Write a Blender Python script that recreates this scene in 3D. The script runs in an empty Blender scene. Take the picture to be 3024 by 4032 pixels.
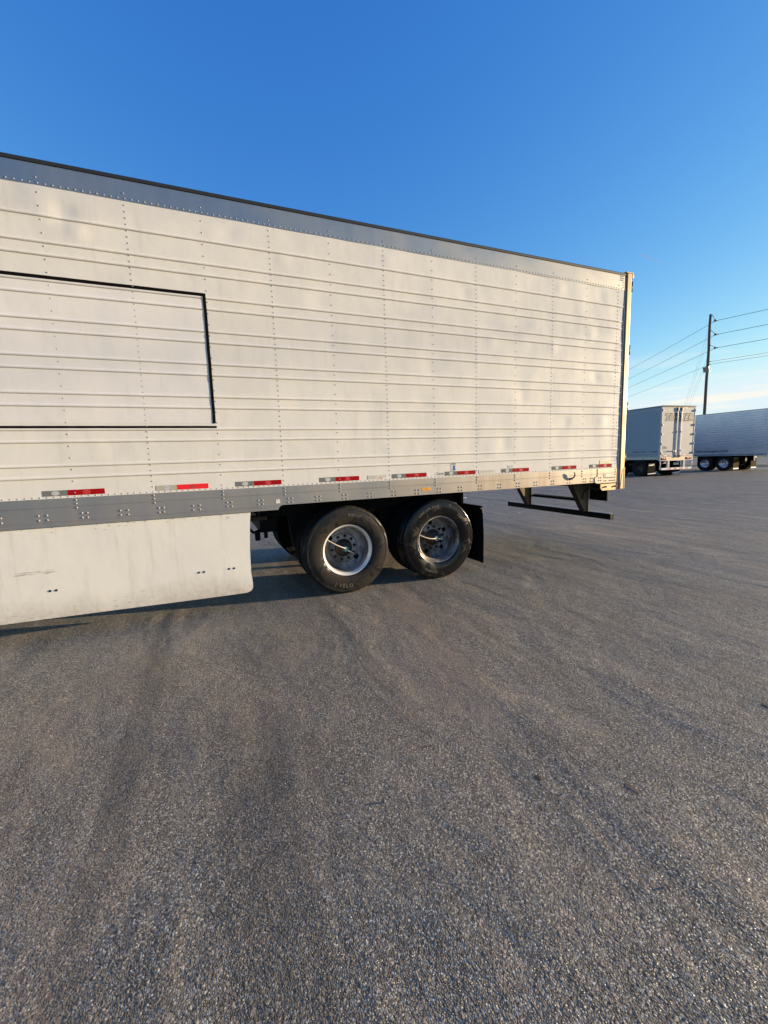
import bpy, bmesh, math, random
from mathutils import Vector, Matrix, noise as mnoise
PI = math.pi
scene = bpy.context.scene
COL = scene.collection
random.seed(11)

# ------------------------------------------------------------------ camera
CAM = Vector((1.0583, -4.4843, 1.555))
yaw, pitch, roll = 0.40112, -0.12742, -0.03200
fw = Vector((math.sin(yaw)*math.cos(pitch), math.cos(yaw)*math.cos(pitch), math.sin(pitch)))
rt = fw.cross(Vector((0, 0, 1))).normalized()
upv = rt.cross(fw)
rt2 = rt*math.cos(roll) + upv*math.sin(roll)
up2 = upv*math.cos(roll) - rt*math.sin(roll)
cam_data = bpy.data.cameras.new('camera')
cam_data.sensor_fit = 'VERTICAL'
cam_data.sensor_height = 36.0
cam_data.sensor_width = 27.0
cam_data.lens = 36.0*1652.76/4032.0
cam_data.clip_start = 0.05
cam_data.clip_end = 30000
cam = bpy.data.objects.new('camera', cam_data)
COL.objects.link(cam)
m = Matrix((rt2, up2, -fw)).transposed().to_4x4()
m.translation = CAM
cam.matrix_world = m
scene.camera = cam

# ------------------------------------------------------------------ light
SUN_EL, SUN_OFF = 7.5, 15.0                 # degrees; azimuth measured from +x towards -y
el, az = math.radians(SUN_EL), math.radians(SUN_OFF)
SUN = Vector((math.cos(az)*math.cos(el), -math.sin(az)*math.cos(el), math.sin(el)))
sl = bpy.data.lights.new('sun', 'SUN')
sl.energy = 4.2
sl.angle = math.radians(0.5)
sl.color = (1.0, 0.79, 0.50)
so = bpy.data.objects.new('sun', sl)
COL.objects.link(so)
so.rotation_euler = SUN.to_track_quat('Z', 'Y').to_euler()

world = bpy.data.worlds.new('World')
scene.world = world
world.use_nodes = True
wn, wl = world.node_tree.nodes, world.node_tree.links
wn.clear()
w_out = wn.new('ShaderNodeOutputWorld')
w_bg = wn.new('ShaderNodeBackground')
w_bg.inputs['Strength'].default_value = 0.15
sky = wn.new('ShaderNodeTexSky')
sky.sky_type = 'NISHITA'
sky.sun_disc = False
sky.sun_elevation = el
sky.sun_rotation = math.radians(90 + SUN_OFF)
sky.altitude = 100
sky.air_density = 1.0
sky.dust_density = 0.15
sky.ozone_density = 2.2
# thin cirrus low in the sky
geo = wn.new('ShaderNodeTexCoord')
mp = wn.new('ShaderNodeMapping'); mp.inputs['Scale'].default_value = (3.0, 3.0, 38.0); mp.inputs['Location'].default_value = (9.1, 2.2, 5.7)
nz = wn.new('ShaderNodeTexNoise'); nz.inputs['Scale'].default_value = 1.4
nz.inputs['Detail'].default_value = 5; nz.inputs['Roughness'].default_value = 0.55
rmp = wn.new('ShaderNodeValToRGB')
rmp.color_ramp.elements[0].position = 0.47; rmp.color_ramp.elements[1].position = 0.60
sep = wn.new('ShaderNodeSeparateXYZ')
lowr = wn.new('ShaderNodeMapRange')
lowr.inputs['From Min'].default_value = 0.07; lowr.inputs['From Max'].default_value = 0.19
lowr.inputs['To Min'].default_value = 0.95; lowr.inputs['To Max'].default_value = 0.0
mul = wn.new('ShaderNodeMath'); mul.operation = 'MULTIPLY'
mix = wn.new('ShaderNodeMix'); mix.data_type = 'RGBA'
mix.inputs['B'].default_value = (2.95, 2.80, 2.50, 1)
s_in, s_out = wn.new('ShaderNodeSeparateColor'), wn.new('ShaderNodeCombineColor')
for ch, (ga, gg) in zip(('Red', 'Green', 'Blue'), ((0.435, 1.48), (0.70, 0.98), (1.50, 0.471))):   # white balance of the sky's three channels
    pw, ml = wn.new('ShaderNodeMath'), wn.new('ShaderNodeMath')
    pw.operation, ml.operation = 'POWER', 'MULTIPLY'
    pw.inputs[1].default_value, ml.inputs[1].default_value = gg, ga
    wl.new(s_in.outputs[ch], pw.inputs[0]); wl.new(pw.outputs[0], ml.inputs[0]); cap = wn.new('ShaderNodeMath'); cap.operation = 'SMOOTH_MIN'; cap.inputs[1].default_value = {'Red': 2.25, 'Green': 2.65, 'Blue': 2.85}[ch]; cap.inputs[2].default_value = 0.5
    wl.new(ml.outputs[0], cap.inputs[0]); wl.new(cap.outputs[0], s_out.inputs[ch])
wl.new(geo.outputs['Generated'], mp.inputs['Vector'])
wl.new(mp.outputs['Vector'], nz.inputs['Vector'])
wl.new(nz.outputs['Fac'], rmp.inputs['Fac'])
wl.new(geo.outputs['Generated'], sep.inputs['Vector'])
wl.new(sep.outputs['Z'], lowr.inputs['Value'])
wl.new(rmp.outputs['Color'], mul.inputs[0]); wl.new(lowr.outputs['Result'], mul.inputs[1])
wl.new(mul.outputs['Value'], mix.inputs['Factor'])
wl.new(sky.outputs['Color'], s_in.inputs['Color'])
wl.new(s_out.outputs['Color'], mix.inputs['A'])
wl.new(mix.outputs['Result'], w_bg.inputs['Color'])
wl.new(w_bg.outputs['Background'], w_out.inputs['Surface'])

vs = scene.view_settings
scene.display_settings.display_device = 'sRGB'
vs.view_transform = 'Standard'; vs.look = 'None'
vs.exposure = 1.2; vs.gamma = 1.0; vs.use_curve_mapping = False
scene.cycles.max_bounces = 6

# ------------------------------------------------------------------ materials
class Mat:
    def __init__(s, name):
        s.m = bpy.data.materials.new(name); s.m.use_nodes = True
        s.n, s.l = s.m.node_tree.nodes, s.m.node_tree.links
        s.p = s.n['Principled BSDF']
        s.tc = s.n.new('ShaderNodeTexCoord')
    def mapping(s, scale=(1, 1, 1), loc=(0, 0, 0), rot=(0, 0, 0)):
        q = s.n.new('ShaderNodeMapping')
        q.inputs['Scale'].default_value = scale; q.inputs['Location'].default_value = loc
        q.inputs['Rotation'].default_value = rot
        s.l.new(s.tc.outputs['Object'], q.inputs['Vector']); return q.outputs['Vector']
    def noise(s, scale, detail=4, rough=0.55, vec=None, dist=0.0):
        q = s.n.new('ShaderNodeTexNoise'); q.inputs['Scale'].default_value = scale
        q.inputs['Detail'].default_value = detail; q.inputs['Roughness'].default_value = rough
        q.inputs['Distortion'].default_value = dist
        s.l.new(vec if vec is not None else s.tc.outputs['Object'], q.inputs['Vector']); return q.outputs['Fac']
    def voronoi(s, scale, vec=None, feature='F1', rand=1.0):
        q = s.n.new('ShaderNodeTexVoronoi'); q.feature = feature
        q.inputs['Scale'].default_value = scale; q.inputs['Randomness'].default_value = rand
        s.l.new(vec if vec is not None else s.tc.outputs['Object'], q.inputs['Vector']); return q
    def ramp(s, fac, stops):
        q = s.n.new('ShaderNodeValToRGB'); e = q.color_ramp.elements
        while len(e) < len(stops): e.new(0.5)
        for k, (pos, c) in enumerate(stops):
            e[k].position = pos
            e[k].color = (c, c, c, 1) if isinstance(c, (int, float)) else (*c, 1)
        s.l.new(fac, q.inputs['Fac']); return q.outputs['Color']
    def mix(s, fac, a, b, mode='MIX'):
        q = s.n.new('ShaderNodeMix'); q.data_type = 'RGBA'; q.blend_type = mode
        for sock, v in ((q.inputs['Factor'], fac), (q.inputs['A'], a), (q.inputs['B'], b)):
            if isinstance(v, (int, float)): sock.default_value = v if sock.type == 'VALUE' else (v, v, v, 1)
            elif isinstance(v, tuple): sock.default_value = (*v, 1)
            else: s.l.new(v, sock)
        return q.outputs['Result']
    def math(s, op, a, b=0.0):
        q = s.n.new('ShaderNodeMath'); q.operation = op
        for i, v in enumerate((a, b)):
            if isinstance(v, (int, float)): q.inputs[i].default_value = v
            else: s.l.new(v, q.inputs[i])
        return q.outputs['Value']
    def bump(s, h, dist, strength=1.0, prev=None):
        q = s.n.new('ShaderNodeBump'); q.inputs['Distance'].default_value = dist
        q.inputs['Strength'].default_value = strength
        s.l.new(h, q.inputs['Height'])
        if prev is not None: s.l.new(prev, q.inputs['Normal'])
        return q.outputs['Normal']
    def set(s, color=None, rough=None, metal=None, normal=None, spec=None):
        for k, v in (('Base Color', color), ('Roughness', rough), ('Metallic', metal), ('Normal', normal), ('Specular IOR Level', spec)):
            if v is None: continue
            if isinstance(v, (int, float)): s.p.inputs[k].default_value = v
            elif isinstance(v, tuple): s.p.inputs[k].default_value = (*v, 1)
            else: s.l.new(v, s.p.inputs[k])
        return s.m

def simple(name, color, rough=0.5, metal=0.0, var=0.15, vscale=6.0, bump=0.0, bscale=60.0, spec=None):
    q = Mat(name)
    n = q.noise(vscale, 5)
    c = q.mix(n, tuple(x*(1-var) for x in color), tuple(min(1, x*(1+var)) for x in color))
    nr = q.bump(q.noise(bscale, 3), bump) if bump else None
    return q.set(c, rough, metal, nr, spec)

M = {}
def mk_panel(name, base, grime, low=0.0):
    q = Mat(name)
    n1 = q.noise(1.3, 5); n2 = q.noise(13, 6, 0.65, vec=q.mapping((1, 1, 0.10)))
    c = q.mix(q.ramp(n1, [(0.35, 0.0), (0.75, 0.35)]), base, tuple(x*0.86 for x in base))
    c = q.mix(q.ramp(n2, [(0.54, 0.0), (0.70, grime)]), c, (0.33, 0.28, 0.23))
    r = q.ramp(q.noise(3, 3), [(0.3, 0.50), (0.7, 0.66)])
    nr = q.bump(q.noise(420, 2), 0.0006, 0.35)
    nr = q.bump(q.noise(4.5, 2), 0.006, 0.5, nr)
    if low > 0:                                       # road film along the bottom edge
        sp = q.n.new('ShaderNodeSeparateXYZ'); q.l.new(q.tc.outputs['Object'], sp.inputs['Vector'])
        e = q.math('ADD', sp.outputs['Z'], q.math('MULTIPLY', q.noise(3.5, 5), 0.35))
        e = q.ramp(e, [(0.34, low), (0.62, 0.0)])
        c = q.mix(q.math('MULTIPLY', e, q.noise(22, 5, 0.7)), c, (0.30, 0.24, 0.18))
    return q.set(c, r, 0.0, nr, 0.12)
M['panel'] = mk_panel('painted_aluminium_sheet', (0.73, 0.69, 0.62), 0.12)
M['skirt'] = mk_panel('painted_skirt_panel', (0.74, 0.71, 0.64), 0.26, 1.0)
M['film'] = mk_panel('white_vinyl_film', (0.74, 0.705, 0.655), 0.08)

def mk_rail(name, base, dirt, rough):
    q = Mat(name)
    vert = q.noise(14, 5, vec=q.mapping((1, 1, 0.08)))
    big = q.noise(1.1, 4)
    c = q.mix(vert, tuple(x*0.82 for x in base), base)
    sep = q.n.new('ShaderNodeSeparateXYZ'); q.l.new(q.tc.outputs['Object'], sep.inputs['Vector'])
    d = q.math('MULTIPLY', q.ramp(vert, [(0.35, 0.1), (0.7, 1.0)]), q.ramp(big, [(0.35, 0.1), (0.7, 1.0)]))
    rear = q.n.new('ShaderNodeMapRange'); q.l.new(sep.outputs['X'], rear.inputs['Value'])
    rear.inputs['From Min'].default_value = 3.6; rear.inputs['From Max'].default_value = 7.0; rear.inputs['To Min'].default_value = 0.35; rear.inputs['To Max'].default_value = 1.0
    d = q.math('MULTIPLY', q.math('ADD', d, 0.25), q.math('MULTIPLY', rear.outputs['Result'], dirt))
    c = q.mix(d, c, (0.36, 0.23, 0.12))
    met = q.math('SUBTRACT', 0.9, q.math('MULTIPLY', d, 0.8))
    r = q.ramp(q.noise(2.2, 4), [(0.3, rough-0.05), (0.7, rough+0.08)])
    nr = q.bump(q.noise(260, 2, vec=q.mapping((0.15, 1, 1))), 0.0006, 0.3)
    return q.set(c, r, met, nr)
M['toprail'] = mk_rail('mill_aluminium_top_rail', (0.40, 0.40, 0.39), 0.25, 0.44)
M['botrail'] = mk_rail('mill_aluminium_bottom_rail', (0.44, 0.43, 0.41), 0.95, 0.44)
M['post'] = mk_rail('brushed_steel_post', (0.48, 0.37, 0.23), 0.6, 0.48)
M['rivet'] = simple('rivet_metal', (0.36, 0.335, 0.30), 0.6, 0.3, spec=0.3)
M['rivet_side'] = simple('painted_rivet', (0.46, 0.42, 0.37), 0.6, 0.0, spec=0.2)
M['black_tape'] = simple('black_vinyl_tape', (0.005, 0.005, 0.005), 0.85, 0, 0.3, 20, spec=0.06)
M['edge_shade_and_sipe'] = simple('black_edge_shade_and_sipe', (0.018, 0.017, 0.016), 0.6, 0, 0.4, 10)
M['roof'] = simple('roof_sheet', (0.55, 0.55, 0.55), 0.5, 0.0)
M['refl_grey'] = simple('silver_reflective_tape', (0.17, 0.175, 0.165), 0.75, 0.0, 0.2, 30, spec=0.06)
M['refl_grey_lit'] = simple('silver_reflective_tape_lit', (0.50, 0.45, 0.34), 0.4, 0.2, 0.2, 10)  # lit copy of the silver tape, returned light painted into the colour
M['refl_red'] = simple('red_reflective_tape', (0.33, 0.006, 0.010), 0.7, 0.0, 0.25, 25, spec=0.06)
M['refl_red_lit'] = simple('red_reflective_tape_lit', (0.85, 0.015, 0.02), 0.35, 0.0, 0.15, 8)  # lit copy of the red tape, its reflected glow is in the colour
M['emblem'] = simple('emblem_print', (0.62, 0.61, 0.58), 0.5)
M['emblem_red'] = simple('emblem_print_red', (0.62, 0.05, 0.05), 0.5)
M['ink'] = simple('dark_print', (0.035, 0.035, 0.04), 0.6)
M['ink_grey'] = simple('grey_print', (0.28, 0.27, 0.26), 0.6)
M['scuff'] = simple('grey_scuff', (0.42, 0.39, 0.35), 0.6)
M['ink_red'] = simple('red_print', (0.55, 0.07, 0.05), 0.6)
M['ink_blue'] = simple('blue_print', (0.02, 0.08, 0.33), 0.5)
M['label'] = simple('paper_label', (0.70, 0.66, 0.58), 0.6, 0, 0.15, 40)
M['label_tan'] = simple('yellowed_label', (0.62, 0.52, 0.30), 0.5, 0, 0.25, 20)
M['label_yellow'] = simple('yellow_label', (0.80, 0.42, 0.03), 0.5, 0, 0.1, 40)
M['black_steel'] = simple('black_painted_steel', (0.005, 0.005, 0.0055), 0.55, 0.0, 0.5, 5, 0.001, 80, spec=0.12)
M['galv'] = simple('galvanised_gusset', (0.17, 0.13, 0.08), 0.65, 0.2, 0.35, 7, 0.0006, 60)
M['rust'] = simple('rusty_brown_steel', (0.035, 0.020, 0.012), 0.8, 0.1, 0.5, 9)
M['rubber_flap'] = simple('black_rubber_flap', (0.006, 0.006, 0.0065), 0.9, 0, 0.4, 6, spec=0.08)
M['hook_black'] = simple('black_coated_hook', (0.012, 0.012, 0.013), 0.45)
M['hose'] = simple('pale_air_hose', (0.66, 0.58, 0.46), 0.35)
M['hose_black'] = simple('black_air_line', (0.012, 0.012, 0.012), 0.5)
M['glass_cap'] = simple('teal_sight_glass', (0.10, 0.20, 0.20), 0.15)
M['hub'] = simple('greasy_hub_and_rim_shade', (0.035, 0.028, 0.024), 0.5, 0.3, 0.5, 18, 0.002, 60)
M['nut'] = simple('dark_lug_nut', (0.03, 0.027, 0.025), 0.55, 0.4, 0.4, 40)

def mk_rim(name, base, dirt):
    q = Mat(name)
    n = q.noise(5, 6, 0.65, dist=0.6)
    c = q.mix(q.ramp(n, [(0.5-dirt*0.25, 0.0), (0.62, dirt)]), base, (0.055, 0.042, 0.033))
    nr = q.bump(q.noise(120, 3), 0.001, 0.4)
    return q.set(c, 0.42, 0.35, nr)
M['rim'] = mk_rim('grey_painted_steel_rim', (0.52, 0.50, 0.48), 0.85)
M['rim_lip'] = simple('sunlit_rim_lip', (0.72, 0.70, 0.66), 0.35, 0.3, 0.15, 20)  # same rim steel, with the sunlit brightness painted into the lip's colour
M['rim_dirty'] = mk_rim('grimy_steel_rim', (0.46, 0.445, 0.43), 1.0)
M['rim_chrome'] = simple('polished_aluminium_rim', (0.62, 0.62, 0.65), 0.24, 1.0, 0.2, 8)

def mk_tyre(name, dust, rough, black=(0.008, 0.0075, 0.0075), lo=0.47, hi=0.52):
    q = Mat(name)
    n = q.noise(6.5, 5, 0.55, dist=1.2)
    film = q.mix(q.noise(20, 5, 0.7), (0.008, 0.0065, 0.0055), (0.026, 0.0185, 0.0125))
    f = q.ramp(n, [(lo, dust), (hi, dust*0.08)])
    c = q.mix(f, black, film)
    r = q.mix(f, rough, 0.85)
    rad = q.n.new('ShaderNodeVectorMath'); rad.operation = 'LENGTH'; q.l.new(q.mapping((1, 0, 1)), rad.inputs[0])
    rings = q.math('SINE', q.math('MULTIPLY', rad.outputs['Value'], 170))
    nr = q.bump(rings, 0.0010, 0.12)
    nr = q.bump(q.noise(70, 4), 0.002, 0.5, nr)
    return q.set(c, r, 0.0, nr, 0.35)
M['tyre'] = mk_tyre('dusty_tyre_rubber', 1.0, 0.35, lo=0.50, hi=0.56)
M['tyre_wet'] = mk_tyre('glossy_black_tyre_rubber', 0.45, 0.14, lo=0.40, hi=0.46)
M['tyre_far'] = mk_tyre('plain_tyre_rubber', 0.1, 0.95)
M['tyre_text'] = simple('raised_tyre_lettering', (0.11, 0.09, 0.07), 0.6)

# far trailers
M['van_side'] = simple('shade_tinted_white_side', (0.28, 0.315, 0.36), 0.55, 0, 0.05, 1.5)  # white wall; the blue of its shaded side is mixed into the colour
M['van_door'] = simple('white_painted_door', (0.50, 0.465, 0.42), 0.6, 0, 0.08, 2, spec=0.3)
M['van_trim'] = simple('grey_metal_trim', (0.42, 0.41, 0.40), 0.4, 0.6)
M['van_sill'] = simple('weathered_steel_sill', (0.42, 0.33, 0.24), 0.55, 0.3, 0.3, 5)
M['van_white'] = simple('white_gloss_steel', (0.75, 0.73, 0.70), 0.35)
M['tape_red'] = simple('red_tape', (0.55, 0.05, 0.03), 0.4)
M['tape_dark'] = simple('dark_maroon_tape', (0.09, 0.02, 0.03), 0.4)
M['lamp_black'] = simple('black_lamp_housing', (0.015, 0.013, 0.013), 0.3)
M['lamp_red'] = simple('red_marker_lens', (0.45, 0.01, 0.01), 0.2)
M['lamp_amber'] = simple('pale_lamp_lens', (0.85, 0.75, 0.6), 0.25)
M['mud_white'] = simple('white_flap_strip', (0.78, 0.78, 0.76), 0.4)
M['mud_rusty'] = simple('stained_metal_flap', (0.075, 0.050, 0.020), 0.9, 0.0, 0.6, 7, spec=0.05)
def mk_steel():
    q = Mat('corrugated_stainless_side')
    c = q.mix(q.noise(2, 4), (0.52, 0.565, 0.635), (0.62, 0.665, 0.73))
    return q.set(c, q.ramp(q.noise(1.2, 3), [(0.3, 0.34), (0.7, 0.46)]), 0.6)
M['stainless'] = mk_steel()

# asphalt
def mk_asphalt():
    q = Mat('worn_asphalt')
    P2 = q.mapping((1, 1, 0))
    v1 = q.voronoi(165, P2); v2 = q.voronoi(76, P2)
    cell = q.n.new('ShaderNodeSeparateColor'); q.l.new(v1.outputs['Color'], cell.inputs['Color'])
    cell2 = q.n.new('ShaderNodeSeparateColor'); q.l.new(v2.outputs['Color'], cell2.inputs['Color'])
    # mixed aggregate: dark binder, grey and tan stones, a few pale ones
    stone = q.ramp(cell.outputs['Red'], [(0.0, (0.080, 0.069, 0.056)), (0.45, (0.158, 0.137, 0.112)), (0.82, (0.27, 0.234, 0.188)), (0.97, (0.56, 0.50, 0.41))])
    stone = q.mix(q.ramp(cell2.outputs['Red'], [(0.92, 0.0), (0.95, 0.6)]), stone, (0.36, 0.31, 0.25))
    mid = q.noise(2.6, 6, 0.65, P2)
    c = q.mix(q.ramp(mid, [(0.40, 0.0), (0.72, 0.30)]), stone, (0.158, 0.135, 0.109))
    # dusty worn patches, ragged and of several sizes
    tan = q.ramp(q.noise(0.8, 7, 0.68, q.mapping((1.4, 0.55, 0), (3.1, 0.4, 0), (0, 0, 0.25)), 1.0), [(0.50, 0.0), (0.74, 0.55)])
    c = q.mix(tan, c, (0.33, 0.255, 0.188))
    pale = q.ramp(q.noise(1.7, 7, 0.7, q.mapping((1.2, 0.7, 0), (7.7, 2.0, 0), (0, 0, -0.4)), 1.5), [(0.54, 0.0), (0.72, 0.40)])
    c = q.mix(pale, c, (0.31, 0.275, 0.228))
    # sweep and tyre lines of the far lane, across the trailer
    trk = q.noise(1.0, 6, 0.65, q.mapping((2.6, 0.10, 0)), 0.4)
    c = q.mix(q.ramp(trk, [(0.54, 0.0), (0.64, 0.40)]), c, (0.075, 0.066, 0.058))
    c = q.mix(q.ramp(trk, [(0.34, 0.40), (0.44, 0.0)]), c, (0.24, 0.205, 0.170))
    dark = q.ramp(q.noise(0.7, 6, 0.62, P2, 0.8), [(0.30, 0.45), (0.48, 0.0)])
    c = q.mix(dark, c, q.mix(1.0, c, (0.60, 0.60, 0.62), 'MULTIPLY'))
    # a reddish dust trail swept out from the wheels
    sx = q.n.new('ShaderNodeSeparateXYZ'); q.l.new(q.tc.outputs['Object'], sx.inputs['Vector'])
    wob = q.math('MULTIPLY', q.math('SUBTRACT', q.noise(1.6, 5, 0.65, P2), 0.5), 0.55)
    off = q.math('ABSOLUTE', q.math('ADD', q.math('SUBTRACT', sx.outputs['X'], q.math('ADD', 3.02, q.math('MULTIPLY', sx.outputs['Y'], 0.19))), wob))
    along = q.math('ABSOLUTE', q.math('ADD', sx.outputs['Y'], 1.2))
    tr = q.math('MULTIPLY', q.ramp(off, [(0.03, 0.42), (0.22, 0.0)]), q.ramp(q.math('MULTIPLY', along, 0.5), [(0.45, 1.0), (0.75, 0.0)]))
    c = q.mix(tr, c, (0.29, 0.215, 0.16))
    oil = q.ramp(q.noise(1.3, 4, 0.5, q.mapping((1, 1, 0), (11, 5, 0)), 0.6), [(0.20, 0.55), (0.27, 0.0)])
    c = q.mix(oil, c, (0.030, 0.027, 0.025))
    r = q.ramp(cell.outputs['Green'], [(0.0, 0.32), (0.35, 0.75), (1.0, 0.95)])
    # relief: stones on stones on gentle undulation
    worn = q.ramp(q.noise(1.9, 5, 0.6, q.mapping((1, 1, 0), (2, 9, 0)), 0.6), [(0.35, 0.45), (0.62, 1.0)])
    h1 = q.ramp(v1.outputs['Distance'], [(0.0, 1.0), (0.75, 0.0)])
    h1 = q.math('MULTIPLY', h1, q.math('ADD', q.math('MULTIPLY', cell.outputs['Blue'], 1.1), 0.1))
    h2 = q.math('MULTIPLY', q.ramp(v2.outputs['Distance'], [(0.0, 1.0), (0.7, 0.0)]), cell2.outputs['Blue'])
    h = q.math('MULTIPLY', q.math('ADD', h1, q.math('MULTIPLY', h2, 0.9)), worn)
    nr = q.bump(q.noise(1.0, 3, 0.45, q.mapping((1.5, 0.75, 0), (0.3, 4.0, 0), (0, 0, 0.2)), 0.9), 0.24, 0.38)
    nr = q.bump(q.noise(5.0, 6, 0.62, q.mapping((1.1, 0.9, 0), (0, 0, 0), (0, 0, 0.2)), 0.3), 0.045, 0.6, nr)
    nr = q.bump(h, 0.0082, 1.0, nr)
    return q.set(c, r, 0.0, nr, 0.4)
M['asphalt'] = mk_asphalt()
M['dry_verge'] = simple('dry_grass_soil', (0.26, 0.20, 0.12), 0.95, 0, 0.35, 3, 0.05, 12)
M['road'] = simple('far_road_asphalt', (0.12, 0.12, 0.125), 0.8, 0, 0.15, 1)
M['field'] = simple('field_grass', (0.055, 0.075, 0.03), 0.95, 0, 0.4, 0.6, 0.1, 6)
M['concrete'] = simple('kerb_concrete', (0.34, 0.31, 0.27), 0.85, 0, 0.25, 4, 0.004, 40)
M['grit'] = simple('pale_grit', (0.50, 0.46, 0.40), 0.8)
M['grit_dark'] = simple('dark_grit', (0.16, 0.13, 0.10), 0.9)
M['paper'] = simple('white_litter', (0.78, 0.76, 0.70), 0.7)
M['dirt'] = simple('dried_mud', (0.17, 0.125, 0.085), 0.95, 0, 0.4, 30, 0.006, 80)
M['leaf'] = simple('dead_leaf', (0.07, 0.045, 0.02), 0.8, 0, 0.4, 30)
def mk_wood():
    q = Mat('weathered_pole_wood')
    n = q.noise(6, 6, 0.65, q.mapping((6, 6, 0.25)))
    c = q.mix(n, (0.045, 0.034, 0.026), (0.17, 0.135, 0.10))
    return q.set(c, 0.85, 0.0, q.bump(n, 0.02, 0.6))
M['wood'] = mk_wood()
M['wire'] = simple('aged_conductor', (0.05, 0.05, 0.055), 0.6, 0.3)
M['insulator'] = simple('grey_polymer_insulator', (0.06, 0.06, 0.065), 0.5)
M['flood'] = simple('silver_floodlight_body', (0.45, 0.44, 0.43), 0.35, 0.6)
M['flood_lens'] = simple('unlit_floodlight_lens', (0.26, 0.25, 0.24), 0.15)
def mk_trail():
    q = Mat('ice_trail'); t = q.n.new('ShaderNodeBsdfTransparent'); d = q.n.new('ShaderNodeBsdfDiffuse')
    d.inputs['Color'].default_value = (0.9, 0.9, 0.9, 1)
    mx = q.n.new('ShaderNodeMixShader'); out = q.n['Material Output']
    f = q.ramp(q.noise(0.02, 4), [(0.3, 0.25), (0.7, 0.65)])
    q.l.new(f, mx.inputs['Fac']); q.l.new(t.outputs[0], mx.inputs[1]); q.l.new(d.outputs[0], mx.inputs[2])
    q.l.new(mx.outputs[0], out.inputs['Surface']); return q.m
M['trail'] = mk_trail()

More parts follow.
